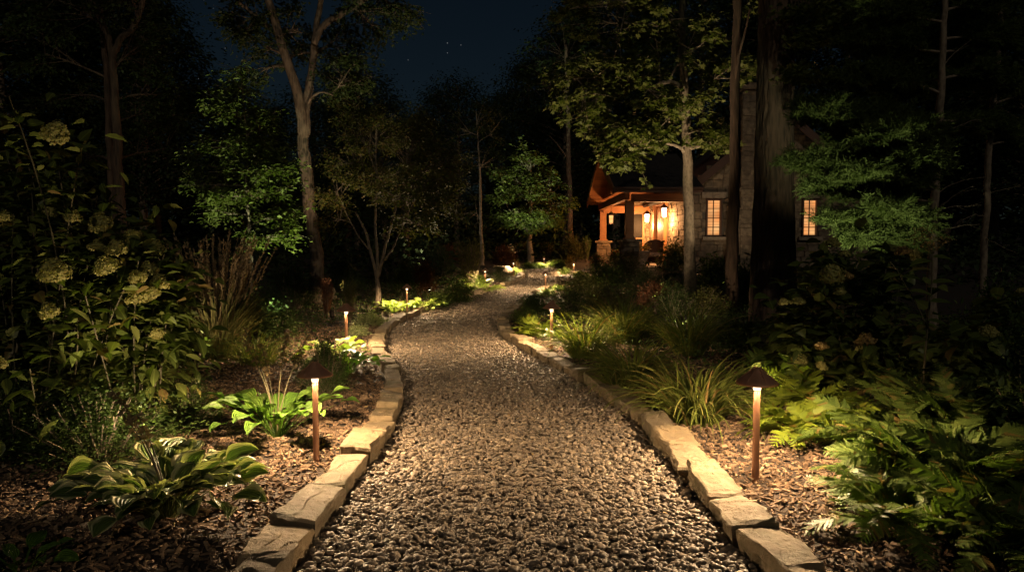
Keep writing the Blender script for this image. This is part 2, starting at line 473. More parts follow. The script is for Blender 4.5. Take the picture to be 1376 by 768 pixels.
t = NT('cedar_planks')
sp = t.node("SeparateXYZ", i0=obco(t)); fy = t.math('FRACT', t.math('MULTIPLY', sp.outputs[1], 6.2)); idn = t.math('FLOOR', t.math('MULTIPLY', sp.outputs[1], 6.2))
wn1 = t.node("TexWhiteNoise", _noise_dimensions='1D', W=idn).outputs[0]
gn = t.node("TexNoise", Vector=stretched(t, (2, 20, 20)), Scale=3.0, Detail=5.0).outputs[0]
pc = t.mix(wn1, (.20, .075, .028), (.42, .18, .065)); pc = t.mix(t.ramp(gn, [(.35, .6), (.6, .0)]), pc, (.12, .045, .02)); pc = t.mix(t.ramp(fy, [(.0, 1.0), (.09, .0)]), pc, (.02, .01, .006))
M['planks'] = t.surf(t.node("BsdfPrincipled", Base__Color=pc, Roughness=.6).outputs[0])
FOL = {}
def fm(k, *a, **kw): FOL[k] = foliage_mat('foliage_' + k, *a, **kw)
fm('hosta_var', (.09, .145, .035), (.12, .185, .045), (.15, .21, .055), margin=(.66, .62, .32), rough=.38, rib=.004, vein=.3, trans=.2)
fm('hosta', (.10, .20, .03), (.13, .24, .035), (.17, .28, .045), rough=.38, rib=.004, vein=.3, trans=.3)
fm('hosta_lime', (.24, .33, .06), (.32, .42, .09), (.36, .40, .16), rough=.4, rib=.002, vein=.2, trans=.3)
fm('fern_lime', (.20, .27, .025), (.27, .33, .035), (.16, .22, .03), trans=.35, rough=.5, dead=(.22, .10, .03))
fm('fern', (.065, .105, .02), (.095, .14, .027), (.135, .175, .04), trans=.3, rough=.5, dead=(.20, .11, .04))
fm('grass', (.11, .14, .03), (.17, .20, .04), (.27, .26, .07), trans=.3, rough=.45, dead=(.35, .20, .09))
fm('grass_tawny', (.10, .11, .03), (.16, .15, .045), (.24, .18, .07), trans=.25, rough=.6)
fm('plume', (.30, .21, .11), (.38, .27, .15), (.28, .18, .10), trans=.2, rough=.8)
fm('hydrangea', (.08, .11, .022), (.12, .15, .032), (.18, .19, .05), rough=.4, vein=.5, trans=.25, dead=(.22, .13, .05))
fm('petals', (.42, .40, .13), (.56, .52, .20), (.50, .36, .14), rough=.7, trans=.3, spec=.1)
fm('petals_dry', (.40, .27, .10), (.50, .36, .15), (.36, .20, .09), rough=.7, trans=.25, spec=.1)
fm('box', (.04, .07, .018), (.065, .105, .024), (.095, .135, .035), rough=.45, trans=.2)
fm('shrub', (.06, .09, .022), (.095, .135, .03), (.135, .17, .04), rough=.45, trans=.25)
fm('shrub_olive', (.09, .10, .025), (.14, .14, .035), (.19, .165, .05), rough=.5, trans=.25)
fm('rust', (.16, .06, .03), (.22, .085, .04), (.13, .08, .03), rough=.55, trans=.25)
fm('redflower', (.45, .09, .03), (.55, .16, .06), (.40, .06, .04), rough=.6, trans=.3)
fm('whitevar', (.16, .24, .06), (.50, .52, .25), (.62, .62, .40), rough=.5, trans=.25)
fm('maple', (.10, .13, .03), (.15, .175, .042), (.21, .215, .06), rough=.5, trans=.35)
fm('maple_green', (.11, .14, .03), (.15, .185, .04), (.19, .21, .055), rough=.5, trans=.35)
fm('jmaple', (.09, .105, .025), (.13, .14, .032), (.20, .12, .035), rough=.55, trans=.3)
fm('oak', (.04, .06, .018), (.06, .085, .025), (.085, .10, .03), rough=.5, trans=.25)
fm('dark', (.03, .05, .018), (.045, .065, .022), (.055, .075, .028), rough=.6, trans=.15)
fm('needle', (.055, .085, .02), (.08, .11, .028), (.105, .135, .036), rough=.6, trans=.2, spec=.1)
M['bark'] = bark_mat('oak_bark', (.05, .035, .025), (.24, .17, .115))
M['bark_dark'] = bark_mat('dark_bark', (.03, .020, .013), (.11, .068, .043), (7, 7, 1.0), .9, .03)
M['bark_pale'] = bark_mat('pale_bark', (.13, .10, .07), (.30, .24, .17), (8, 8, 5), .35, .008)
M['twig'] = bark_mat('twig_bark', (.07, .05, .035), (.22, .17, .12), (9, 9, 4), .3, .005)
M['stem'] = plain_mat('green_stem', (.10, .085, .04), .6, nscale=8, var=.4)
# ------------------------------------------------------------ ground, path, gravel, mulch
rng = np.random.default_rng(7)
def axis(lo, hi, fine_lo, fine_hi, step, coarse):
    a = list(np.arange(fine_lo, fine_hi + 1e-6, step)); d = step; x = fine_hi
    while x < hi: d *= coarse; x += d; a.append(min(x, hi))
    d = step; x = fine_lo; b = []
    while x > lo: d *= coarse; x -= d; b.append(max(x, lo))
    return np.array(b[::-1] + a)
gx = axis(-260, 260, -5, 5, .09, 1.12); gy = axis(-30, 420, 1.5, 16, .10, 1.10)
GX, GY = np.meshgrid(gx, gy)
a = Acc()
Z = gz(GX.ravel(), GY.ravel())
far = np.clip((GY.ravel() - 60) / 200, 0, 1); Z = Z + far * 9
a.add(np.stack([GX.ravel(), GY.ravel(), Z], 1), grid_faces(len(gy), len(gx)))
tag(a.obj('ground', M['soil']), kind='structure')

n = 150
def resamp(P, n):
    s = np.concatenate([[0], np.cumsum(np.linalg.norm(np.diff(P, axis=0), axis=1))]); u = np.linspace(0, s[-1], n)
    return np.stack([np.interp(u, s, P[:, 0]), np.interp(u, s, P[:, 1])], 1)
def row_at(P, ys):  # x of an edge line at increasing y (monotone part)
    return np.interp(ys, P[:, 1], P[:, 0])
A_, B_ = resamp(LL, n), resamp(RR, n)
rows = [A_ + (B_ - A_) * t for t in np.linspace(-.03, 1.03, 9)]
V = np.stack(rows, 1).reshape(-1, 2)
a = Acc(); a.add(np.column_stack([V, slope(V[:, 1]) + .018]), grid_faces(n, 9))
tag(a.obj('path', M['gravel_base']), kind='structure')

def ico(sub):
    bm = bmesh.new(); bmesh.ops.create_icosphere(bm, subdivisions=sub, radius=1)
    v = np.array([x.co[:] for x in bm.verts]); f = [tuple(q.index for q in x.verts) for x in bm.faces]; bm.free()
    return v, f
def pebbles(acc, P, sub, s0, s1):
    v, f = ico(sub) if sub else (np.array([(1, 0, 0), (-1, 0, 0), (0, 1, 0), (0, -1, 0), (0, 0, 1), (0, 0, -1)], float),
                                 [(0, 2, 4), (2, 1, 4), (1, 3, 4), (3, 0, 4), (2, 0, 5), (1, 2, 5), (3, 1, 5), (0, 3, 5)])
    N = len(P)
    for k in range(8):
        idx = np.arange(k, N, 8)
        vv = v.copy()
        for _ in range(3 if sub < 2 else 7):   # chipped faces
            d = nrm(rng.normal(size=3)); h = rng.uniform(.55, .85)
            e = v @ d * 0 + vv @ d; vv = vv - np.maximum(e - h, 0)[:, None] * d * .85
        m = len(idx)
        L = rng.uniform(s0, s1, m) * rng.choice([1, 1, 1, .7, 1.5], m)
        sc = np.stack([L, L * rng.uniform(.5, .85, m), L * rng.uniform(.3, .5, m)], 1)
        az = rng.uniform(0, 6.28, m); tl = rng.normal(0, .26, m)
        X = np.stack([np.cos(az) * np.cos(tl), np.sin(az) * np.cos(tl), np.sin(tl)], 1)
        Yv = nrm(np.cross(np.tile([0, 0, 1.], (m, 1)) + rng.normal(0, .28, (m, 3)), X)); Zv = np.cross(X, Yv)
        W = P[idx][:, None] + vv[None, :, :1] * sc[:, None, :1] * X[:, None] + vv[None, :, 1:2] * sc[:, None, 1:2] * Yv[:, None] + vv[None, :, 2:] * sc[:, None, 2:] * Zv[:, None]
        acc.add(W, f)
def in_path(y0, y1, dens, margin=.02):
    xs = POLY[(POLY[:, 1] > y0 - 1) & (POLY[:, 1] < y1 + 1), 0]; x0, x1 = xs.min(), xs.max()
    N = int((x1 - x0) * (y1 - y0) * dens)
    P = np.stack([rng.uniform(x0, x1, N), rng.uniform(y0, y1, N)], 1)
    P = P[inside(P)]
    return P
def near_first(P):
    k = np.abs(P[:, 0]) < P[:, 1] * .8 + .4
    return P[k]
g = Acc()
for y0, y1, dens, sub, s0, s1 in ((2.6, 5.6, 2500, 2, .010, .0215), (5.6, 12.5, 2100, 1, .011, .022), (12.5, 19, 1100, 0, .015, .027), (19, 34, 500, 0, .018, .034)):
    P = near_first(in_path(y0, y1, dens))
    z = slope(P[:, 1]) + .022 + np.abs(rng.normal(0, .011, len(P))) + .012 * (np.sin(P[:, 0] * 5 + 2 * np.sin(P[:, 1] * 3)) * np.sin(P[:, 1] * 4.3) * .5 + .5)
    pebbles(g, np.column_stack([P, z]), sub, s0, s1)
P = in_path(-1.5, 2.6, 500); pebbles(g, np.column_stack([P, slope(P[:, 1]) + .03]), 0, .015, .03)
tag(g.obj('gravel', M['pebble']), 'loose brown and grey pebbles covering the winding garden path', 'gravel', kind='stuff')

# bark chips
chip_v = np.array([(-.5, -.5, 0), (.5, -.35, 0), (.55, .4, 0), (-.45, .5, 0), (-.4, -.4, .18), (.42, -.3, .2), (.45, .32, .16), (-.38, .4, .2), ], float)
chip_f = [(4, 5, 6, 7), (0, 1, 5, 4), (1, 2, 6, 5), (2, 3, 7, 6), (3, 0, 4, 7)]
def chips(acc, P, s):
    m = len(P); az = rng.uniform(0, 6.28, m); tl = rng.normal(0, .32, m)
    X = np.stack([np.cos(az) * np.cos(tl), np.sin(az) * np.cos(tl), np.sin(tl)], 1)
    Yv = nrm(np.cross(np.tile([0, 0, 1.], (m, 1)) + rng.normal(0, .4, (m, 3)), X)); Zv = np.cross(X, Yv)
    L = s * rng.lognormal(0, .45, m); w = L * rng.uniform(.15, .55, m); h = np.minimum(w, .012) * rng.uniform(.5, 1.2, m)
    v = chip_v; bend = (v[:, 0] ** 2)[None, :, None] * rng.normal(0, .25, m)[:, None, None] * L[:, None, None]
    acc.add(P[:, None] + v[None, :, :1] * L[:, None, None] * X[:, None] + v[None, :, 1:2] * w[:, None, None] * Yv[:, None] + (v[None, :, 2:] * h[:, None, None] * 4 + bend) * Zv[:, None], chip_f)
ch = Acc()
for y0, y1, xm, dens, s in ((2.4, 7.0, 3.6, 1500, .028), (7, 12, 4.0, 620, .036), (12, 24, 5.2, 110, .055)):
    N = int(2 * xm * (y1 - y0) * dens); P = np.stack([rng.uniform(-xm, xm, N), rng.uniform(y0, y1, N)], 1)
    if y0 > 11: P[:, 0] += np.interp(P[:, 1], LL[:, 1], LL[:, 0]) + 1.2
    P = near_first(P); d = path_dist(P); P = P[(d > .19) & (d < 2.8)]
    chips(ch, np.column_stack([P, gz(P[:, 0], P[:, 1]) + .004 + np.abs(rng.normal(0, .006, len(P)))]), s)
tag(ch.obj('mulch', M['chips'], smooth=False), 'brown shredded bark mulch spread over the planting beds', 'mulch', kind='stuff')
# fallen leaves and pale grit on the mulch
lf = Acc(); N = 1100
P = np.stack([rng.uniform(-3.5, 3.5, N), rng.uniform(2.6, 9, N)], 1); d = path_dist(P); P = P[((d > .24) & (d < 2.2)) | ((d < -.05) & (rng.random(len(d)) < .10))]
scatter_leaves(lf, rng, np.column_stack([P, gz(P[:, 0], P[:, 1]) + .018 + .035 * inside(P)]), T_OVA, .034, flat=.95, droop=0)
tag(lf.obj('leaf_litter', FOL['plume']), 'small dry leaves scattered over the mulch', 'leaf litter', kind='stuff')

# ------------------------------------------------------------ kerb stones
def stone_mesh(L, W, H, seed, res, mat, rough=.02):
    r = random.Random(seed); off = Vector((r.random() * 50, r.random() * 50, r.random() * 9))
    cor = []
    for sx, sy in ((-1, -1), (0, -1), (1, -1), (1, 0), (1, 1), (.3, 1), (-.4, 1), (-1, 1), (-1, 0)):   # irregular flagstone outline
        jx = (.10 if sx in (1, -1) else .25) * L * .5; jy = .16 * W * .5
        cor.append(np.array([sx * L / 2 + r.uniform(-jx, jx * .35) * (1 if sx >= 0 else -1), sy * W / 2 + r.uniform(-jy * 1.6, jy * .5) * (1 if sy > 0 else -1)]))
    cor = np.array(cor); nx = np.roll(cor, -1, 0); ln = np.linalg.norm(nx - cor, axis=1); cum = np.concatenate([[0], np.cumsum(ln)])
    u = np.linspace(0, cum[-1], res, endpoint=False); k = np.searchsorted(cum, u, side='right') - 1; f = (u - cum[k]) / ln[k]
    out = cor[k] + (nx[k] - cor[k]) * f[:, None]
    tiltx, tilty = r.uniform(-.12, .12) * H / L * 2, r.uniform(-.16, .16) * H / W
    lv = max(3, res // 9); rings = [(1 + .04 * math.sin(q * 9), -H / 2 + H * q) for q in np.linspace(0, .93, lv)]
    rings += [(.965, H * .485), (.90, H * .5)] + [(s_, H * .5) for s_ in np.linspace(.82, .10, max(3, res // 8))]
    V = []
    for i, (s_, z) in enumerate(rings):
        for x, y in out * s_:
            p = Vector((x, y, z)) + off
            a1 = noise.noise(p * 6) + .5 * noise.noise(p * 15) + .3 * noise.noise(p * 34)
            if i < lv + 1:
                lay = noise.noise(Vector((p.x * 4, p.y * 4, p.z * 30)))
                d = 1 + (a1 * rough * 1.1 + lay * .013) / max(.08, math.hypot(x, y)); V.append((x * d, y * d, z + tiltx * x + tilty * y))
            else:
                st = math.floor(noise.noise(p * 3.2) * 3.2) / 3.2        # split-face steps
                V.append((x, y, z + tiltx * x + tilty * y + a1 * rough * .38 + st * .014))
    c = len(V); V.append((0, 0, V[-1][2])); n = len(rings)
    fs = [(i * res + j, i * res + (j + 1) % res, (i + 1) * res + (j + 1) % res, (i + 1) * res + j) for i in range(n - 1) for j in range(res)]
    fs += [((n - 1) * res + j, (n - 1) * res + (j + 1) % res, c) for j in range(res)]
    me = bpy.data.meshes.new('stone'); me.from_pydata(V, [], fs); me.materials.append(mat)
    return me
ordn = ['first', 'second', 'third', 'fourth', 'fifth', 'sixth', 'seventh', 'eighth', 'ninth', 'tenth', 'eleventh', 'twelfth', 'thirteenth', 'fourteenth', 'fifteenth', 'sixteenth', 'seventeenth', 'eighteenth', 'nineteenth',
        'twentieth']
def nth(i):
    if i < 20: return ordn[i]
    tens = ['twenty', 'thirty', 'forty', 'fifty', 'sixty'][(i + 1) // 10 - 2]
    return (tens[:-1] + 'ieth') if (i + 1) % 10 == 0 else tens + '-' + ordn[(i + 1) % 10 - 1]
def kerb(line, side, lens, start_y, end_len, word, seed):
    r = random.Random(seed)
    s = np.concatenate([[0], np.cumsum(np.linalg.norm(np.diff(line, axis=0), axis=1))])
    pos = float(np.interp(start_y, line[:, 1], s)); tot = s[-1] - end_len; i = 0
    at = lambda u: np.array([np.interp(u, s, line[:, 0]), np.interp(u, s, line[:, 1])])
    while pos < tot:
        L = lens[i] if i < len(lens) else r.uniform(.24, .52) + (.12 if pos > 16 else 0)
        a0, a1 = at(pos), at(min(pos + L, s[-1])); d = nrm(a1 - a0); out = np.array([-d[1], d[0]]) * side
        W = (r.uniform(.185, .24) if i < 6 else r.uniform(.15, .22)); H = r.uniform(.105, .145)
        c = (a0 + a1) / 2 + out * (W / 2 + r.uniform(-.01, .02))
        me = stone_mesh(L * .965, W, H + .06, seed * 100 + i, 96 if c[1] < 6.5 else 54 if c[1] < 12 else 30, M['kerb'], .022)
        o = bpy.data.objects.new('kerb_stone', me); COL.objects.link(o)
        me.polygons.foreach_set("use_smooth", [False] * len(me.polygons))
        o.location = (c[0], c[1], float(slope(c[1])) + H / 2 - .018 + r.uniform(-.008, .008))
        o.rotation_euler = (r.uniform(-.05, .05), r.uniform(-.04, .04), math.atan2(d[1], d[0]))
        shade = 'large pale tan' if L > .55 else 'tan' if i < 8 else 'narrow tan'
        tag(o, f"{shade} rough kerb stone, {nth(i)} from the near end of the {word} path edging", 'kerb stone', group=f'kerb stones along the {word} edge of the path')
        pos += L; i += 1
kerb(LL, 1, [.44, .40, .42, .58, .60, .50, .42, .36, .40, .33], 2.1, 0.5, 'left', 3)
kerb(RR, -1, [.46, .50, .44, .52, .40, .36, .46, .38, .42], 2.4, 3.4, 'right', 5)

# ------------------------------------------------------------ path lamps
LM = {}
a = Acc(); lathe(a, [(.022, -.12), (.022, 0), (.0195, .56), (.019, .575)], 20); LM['post'] = a.mesh('post', M['copper'])
a = Acc(); lathe(a, [(.020, .572), (.0215, .576), (.026, .600), (.024, .606)], 20); LM['diffuser'] = a.mesh('diffuser', M['frost'])
a = Acc(); lathe(a, [(.028, .612), (.033, .615), (.033, .642), (.02, .645)], 12); LM['bulb'] = a.mesh('bulb', M['lens']); LM['bulb_far'] = a.mesh('bulb', M['lens_far'])
a = Acc(); lathe(a, [(.010, .69), (.05, .668), (.10, .634), (.117, .619), (.122, .612), (.124, .617), (.118, .628), (.085, .650), (.055, .672), (.035, .692), (.030, .704), (.024, .706)], 32)
for k in range(6):
    q = k * math.pi / 3 + .3; c_, s_ = math.cos(q), math.sin(q)
    tube(a, [(c_ * r_, s_ * r_, z_) for r_, z_ in ((.121, .619), (.085, .654), (.055, .676), (.030, .703))], .0035, 5)
LM['hat'] = a.mesh('hat', M['hat'])
a = Acc()
for q in (0.4, 1.9, 3.6, 5.2): lathe(a, [(.004, .700), (.005, .712), (.0025, .718)], 8, 0, (.022 * math.cos(q), .022 * math.sin(q), 0))
lathe(a, [(.010, .70), (.010, .709), (.004, .714)], 10)
LM['finial'] = a.mesh('finial', M['hat'])
def lamp(base, sc, label, tilt=(0, 0), xy=None):
    x, y = xy if xy is not None else bed_px(*base)
    t = thing('path_lamp', label, 'path lamp', (x, y, gz1(x, y) - .01), 0, 'copper path lamps along the garden path', sc)
    t.rotation_euler = (tilt[0], tilt[1], x)
    for k in ('post', 'diffuser', 'bulb', 'hat', 'finial'):
        o = bpy.data.objects.new(k, LM[k + '_far'] if (k == 'bulb' and sc < .85) else LM[k]); COL.objects.link(o); o.parent = t
    return t
lamp((1015, 640), .985, 'tall copper path lamp at right foreground between grass clump and lime ferns')
lamp((425, 614), .93, 'copper path lamp leaning slightly beside the broad leaf hosta at left foreground', (0, -.035))
lamp((741, 467), .95, 'copper path lamp at the inner bend in front of bright arching grass')
lamp(None, .95, 'copper path lamp half hidden in lime hostas at left, second nearest on that side', xy=(-2.13, 9.1))
lamp((547, 418), .80, 'copper path lamp between two clumps of glowing lime hosta at the left bend')
lamp((733, 391), .78, 'small far copper lamp with its post seen against the gravel curve')
lamp((652, 386), .76, 'far path lamp standing inside the glowing lime fern clump')
lamp((690, 369), .68, 'distant path lamp behind the tip of the left edging')
lamp((771, 369), .72, 'distant path lamp beside lime plant near the stone porch')
lamp((731, 358), .62, 'farthest path lamp at the far end of the gravel before the hedge')

# ------------------------------------------------------------ the stone cottage
HZ = float(slope(26)) + .05
house = thing('stone_cottage', 'stone cottage with cedar porch and lit windows behind the trees', 'house', (9, 27, HZ))
def hobj(acc, name, mat, parent=None, smooth=False):
    o = acc.obj(name, mat, None, smooth); o.parent = parent or house
    if o.parent == house: o.matrix_parent_inverse = Matrix.Translation((-9, -27, -HZ))
    return o
GX0, GX1, GYF, GYB, GE, GP = 5.95, 12.25, 24.5, 30.7, 3.38, 6.0      # gable block
GXC = (GX0 + GX1) / 2
def rake(x): return GE + (GP - GE) * (1 - abs(x - GXC) / (GXC - GX0))
def facing(acc, o, u, width, top, holes, seed, dep=.14, rnd=.03):
    """courses of separate rubble blocks on a wall; o origin, u unit direction, outward = u x z turned"""
    r = np.random.default_rng(seed); o = np.asarray(o, float); u = np.asarray(u, float); nv = np.array([u[1], -u[0], 0])
    z = 0.0
    while z < 8:
        h = r.uniform(.13, .30); x = 0.0
        while x < width:
            w = min(r.uniform(.18, .62), width - x + .02); cx = x + w / 2
            if z + h * .6 < top(cx) and not any(a0 - .0 < cx < a1 and b0 < z + h / 2 < b1 for a0, a1, b0, b1 in holes):
                x0, x1 = x, x + w
                for a0, a1, b0, b1 in holes:
                    if b0 < z + h / 2 < b1:
                        if x0 < a0 < x1: x1 = a0
                        if x0 < a1 < x1: x0 = a1
                hh = min(h, max(.06, top(cx) - z)); dd = dep * r.uniform(.6, 1.0)
                if x1 - x0 > .06:
                    V = []
                    for a_, b_, d_ in ((x0, z, 0), (x1, z, 0), (x1, z + hh, 0), (x0, z + hh, 0)):
                        V.append(o + u * a_ + np.array([0, 0, b_]))
                    gmid = o + u * (x0 + x1) / 2 + np.array([0, 0, z + hh / 2])
                    Fv = [gmid + (p - gmid) * (1 - .018 / max(.08, min(x1 - x0, hh))) + nv * dd + r.uniform(-.012, .012, 3) for p in V]
                    acc.add(np.array(V + Fv), [(4, 5, 6, 7), (0, 1, 5, 4), (1, 2, 6, 5), (2, 3, 7, 6), (3, 0, 4, 7)])
            x += w
        z += h
# front gable wall: mortar core + blocks
WIN = [(6.64, 7.18, 1.77, 3.05), (9.93, 10.47, 1.77, 3.05)]
a = Acc()
core = [(GX0, GYF, HZ - .4), (GX1, GYF, HZ - .4), (GX1, GYF, GE), (GXC, GYF, GP), (GX0, GYF, GE)]
xs = [GX0, WIN[0][0], WIN[0][1], WIN[1][0], WIN[1][1], GX1]
for i in range(5):                       # vertical strips, window strips split in two
    x0, x1 = xs[i], xs[i + 1]
    segs = [(HZ - .4, None)] if i % 2 == 0 else [(HZ - .4, 1.77), (3.05, None)]
    for z0, z1 in segs:
        pts = [(x0, z0), (x1, z0)]
        if z1 is None:
            pts += [(x1, rake(x1))] + ([(GXC, GP)] if x0 < GXC < x1 else []) + [(x0, rake(x0))]
        else: pts += [(x1, z1), (x0, z1)]
        slab(a, [(x, GYF, z) for x, z in pts], .3)
hobj(a, 'wall_core', M['mortar'])
a = Acc(); facing(a, (GX0, GYF, HZ - .3), (1, 0, 0), GX1 - GX0, lambda x: rake(GX0 + x) - HZ + .3, [(w[0] - GX0, w[1] - GX0, w[2] - HZ + .3, w[3] - HZ + .3) for w in WIN], 4, .05)
hobj(a, 'wall', M['wallstone'])
a = Acc(); DOOR = (1.35, 3.45, 0, 2.55)
facing(a, (GX0, GYB, HZ - .1), (0, -1, 0), GYB - GYF, lambda x: 2.75, [DOOR], 9, .05)
box(a, (GX0 + .12, (GYF + GYB) / 2 + .15, HZ + 1.3), (.22, GYB - GYF - .3, 2.75))
hobj(a, 'wall', M['wallstone'])
a = Acc()
for x in (GX1 - .15,): box(a, (x, (GYF + GYB) / 2 + .16, (HZ - .4 + GE) / 2), (.3, GYB - GYF - .3, GE - HZ + .4))
slab(a, [(GX1, GYB, HZ - .4), (GX0, GYB, HZ - .4), (GX0, GYB, GE), (GXC, GYB, GP), (GX1, GYB, GE)], .25)
hobj(a, 'wall', M['mortar'])
# windows
for wi, (x0, x1, z0, z1) in enumerate(WIN):
    a = Acc(); fw = .055
    for q in ((x0 + fw / 2, z0, z1, 0), (x1 - fw / 2, z0, z1, 0)): box(a, (q[0], GYF - .03, (z0 + z1) / 2), (fw, .14, z1 - z0))
    for zz in (z0 + fw / 2, z1 - fw / 2): box(a, ((x0 + x1) / 2, GYF - .032, zz), (x1 - x0 - 2 * fw, .13, fw))
    xm = (x0 + x1) / 2; box(a, (xm, GYF + .01, (z0 + z1) / 2), (.028, .04, z1 - z0 - 2 * fw))
    for k in (1, 2, 3): box(a, (xm, GYF + .013, z0 + (z1 - z0) * k / 4), (x1 - x0 - 2 * fw, .03, .022))
    fr = hobj(a, 'window', M['darkwood'])
    a = Acc(); slab(a, [(x0 + .01, GYF + .06, z0 + .01), (x1 - .01, GYF + .06, z0 + .01), (x1 - .01, GYF + .06, z1 - .01), (x0 + .01, GYF + .06, z1 - .01)], .01)
    o = a.obj('pane', M['blind']); o.parent = fr
    a = Acc(); box(a, (xm, GYF - .09, z0 - .07), (x1 - x0 + .26, .2, .11)); o = a.obj('sill', M['clay'], smooth=False); o.parent = fr
    a = Acc(); box(a, (xm, GYF - .08, z1 + .12), (x1 - x0 + .34, .16, .2)); o = a.obj('lintel', M['clay'], smooth=False); o.parent = fr
# chimney and buttress
a = Acc(); CX0, CX1, CY0 = 7.66, 8.6, GYF - .62
def solid(x0, x1, y0, y1, z0, z1):
    box(a, ((x0 + x1) / 2, (y0 + y1) / 2, (z0 + z1) / 2), (x1 - x0, y1 - y0, z1 - z0))
solid(CX0 + .03, CX1 - .03, CY0 + .03, GYF - .005, HZ - .3, 6.6)
facing(a, (CX0, CY0 + .05, HZ - .3), (1, 0, 0), CX1 - CX0, lambda x: 7.0 - HZ - .15, [], 14, .05)
facing(a, (CX0 + .05, GYF - .02, HZ - .3), (0, -1, 0), GYF - CY0 - .05, lambda x: 7.0 - HZ - .15, [], 15, .05)
box(a, ((CX0 + CX1) / 2, CY0 + .31, 6.68), (CX1 - CX0 + .16, .84, .12))
box(a, ((CX0 + CX1) / 2 - .03, CY0 + .31, 6.78), (.5, .5, .14))
hobj(a, 'chimney', M['wallstone'])
a = Acc(); facing(a, (CX0 - .32, CY0 + .05, HZ - .3), (1, 0, 0), .3, lambda x: 3.1 - HZ, [], 18, .06)
facing(a, (CX0 - .30, GYF - .02, HZ - .3), (0, -1, 0), GYF - CY0 - .05, lambda x: 3.1 - HZ, [], 19, .04)
slab(a, [(CX0 - .42, CY0 - .02, 3.02), (CX0 - .002, CY0 - .02, 3.42), (CX0 - .002, GYF - .06, 3.42), (CX0 - .42, GYF - .06, 3.02)], .08)
hobj(a, 'buttress', M['wallstone'])
# gable roof of the stone block
a = Acc(); ov = .42; dz = (GP - GE) / (GXC - GX0)
for s_ in (-1, 1):
    xe = GXC + s_ * (GXC - GX0 + .35); ze = GE - .35 * dz
    q = [(xe, GYF - ov, ze + .06), (GXC, GYF - ov, GP + .06), (GXC, GYB + .3, GP + .06), (xe, GYB + .3, ze + .06)]
    slab(a, q if s_ < 0 else q[::-1], -.10 if False else .10)
hobj(a, 'roof', M['shingle'])
a = Acc()
for s_ in (-1, 1):
    xe = GXC + s_ * (GXC - GX0 + .38); ze = GE - .38 * dz
    beam(a, (xe, GYF - ov - .03, ze - .07), (GXC, GYF - ov - .03, GP - .07), .045, .26)
hobj(a, 'barge_board', M['darkwood'])
# porch roof, ridge along x
PX0, PYF, PYB, PYR, PE, PR = 3.3, 23.05, 31.2, 27.0, 3.32, 4.9
a = Acc()
slab(a, [(PX0, PYF, PE), (GX0 + .25, PYF, PE), (GX0 + .25, PYR, PR), (PX0, PYR, PR)], .07)
slab(a, [(PX0, PYR, PR), (GX0 + .25, PYR, PR), (GX0 + .25, PYB, PE), (PX0, PYB, PE)], .07)
rf = hobj(a, 'roof', M['shingle'])
a = Acc()
slab(a, [(PX0, PYF + .02, PE - .08), (GX0, PYF + .02, PE - .08), (GX0, PYR, PR - .08), (PX0, PYR, PR - .08)], .03)
slab(a, [(PX0, PYR, PR - .08), (GX0, PYR, PR - .08), (GX0, PYB - .02, PE - .08), (PX0, PYB - .02, PE - .08)], .03)
hobj(a, 'soffit', M['planks'])
a = Acc()
beam(a, (PX0 - .03, PYF, PE - .10), (PX0 - .03, PYR, PR - .10), .05, .24); beam(a, (PX0 - .03, PYR, PR - .10), (PX0 - .03, PYB, PE - .10), .05, .24)
hobj(a, 'barge_board', M['wood'])
a = Acc(); beam(a, (PX0 - .05, PYF - .02, PE - .07), (GX0 + .2, PYF - .02, PE - .07), .04, .17); beam(a, (PX0 - .05, PYF - .07, PE - .02), (GX0 + .2, PYF - .07, PE - .02), .10, .05)
hobj(a, 'gutter', M['darkwood'])
PXP = 3.93
a = Acc()   # gable infill boards above the tie beam
slab(a, [(PXP - .03, PYB - .5, 3.42), (PXP - .03, PYF + .5, 3.42), (PXP - .03, PYR, PR - .16)], .04)
hobj(a, 'gable_panel', M['planks'])
a = Acc()
ys = np.linspace(PYB - .35, PYF + .45, 14)
pts = [(PXP - .14, y, 3.10) for y in ys]
for p_, q_ in zip(pts[:-1], pts[1:]): beam(a, p_, q_, .16, .26)
beam(a, (PXP - .14, PYR, 3.4), (PXP - .14, PYR, PR - .2), .14, .16)
hobj(a, 'tie_beam', M['wood'])
a = Acc(); beam(a, (PXP, PYF + .55, 3.02), (GX0 - .02, PYF + .55, 3.02), .2, .26); hobj(a, 'eave_beam', M['wood'])
a = Acc(); beam(a, (PXP, PYB - .45, 3.0), (GX0 - .02, PYB - .45, 3.0), .2, .3); hobj(a, 'eave_beam', M['wood'])
for (x, y) in ((PXP, PYB - .35), (PXP - .02, PYF + .75)):
    a = Acc(); box(a, (x, y, (HZ + .98 + 3.0) / 2 - .04), (.27, .27, 3.0 - HZ - .98 - .02)); box(a, (x, y, HZ + 1.03), (.36, .36, .08)); hobj(a, 'post', M['wood'])
    a = Acc(); box(a, (x, y, HZ + .42), (.50, .50, 1.0))
    for o_, u_ in (((x - .29, y - .25, HZ - .1), (1, 0, 0)), ((x - .25, y + .29, HZ - .1), (0, -1, 0)), ((x + .25, y - .29, HZ - .1), (0, 1, 0))): facing(a, o_, u_, .56, lambda q: 1.04, [], int(y * 7), .06)
    box(a, (x, y, HZ + .97), (.72, .72, .09)); hobj(a, 'stone_pier', M['wallstone'])
a = Acc(); box(a, ((PXP + GX0) / 2 - .1, 27.2, HZ + .02), (GX0 - PXP + .6, 7.6, .16)); box(a, (5.1, 23.1, HZ - .04), (1.6, .5, .13)); hobj(a, 'porch_floor', M['floor'])
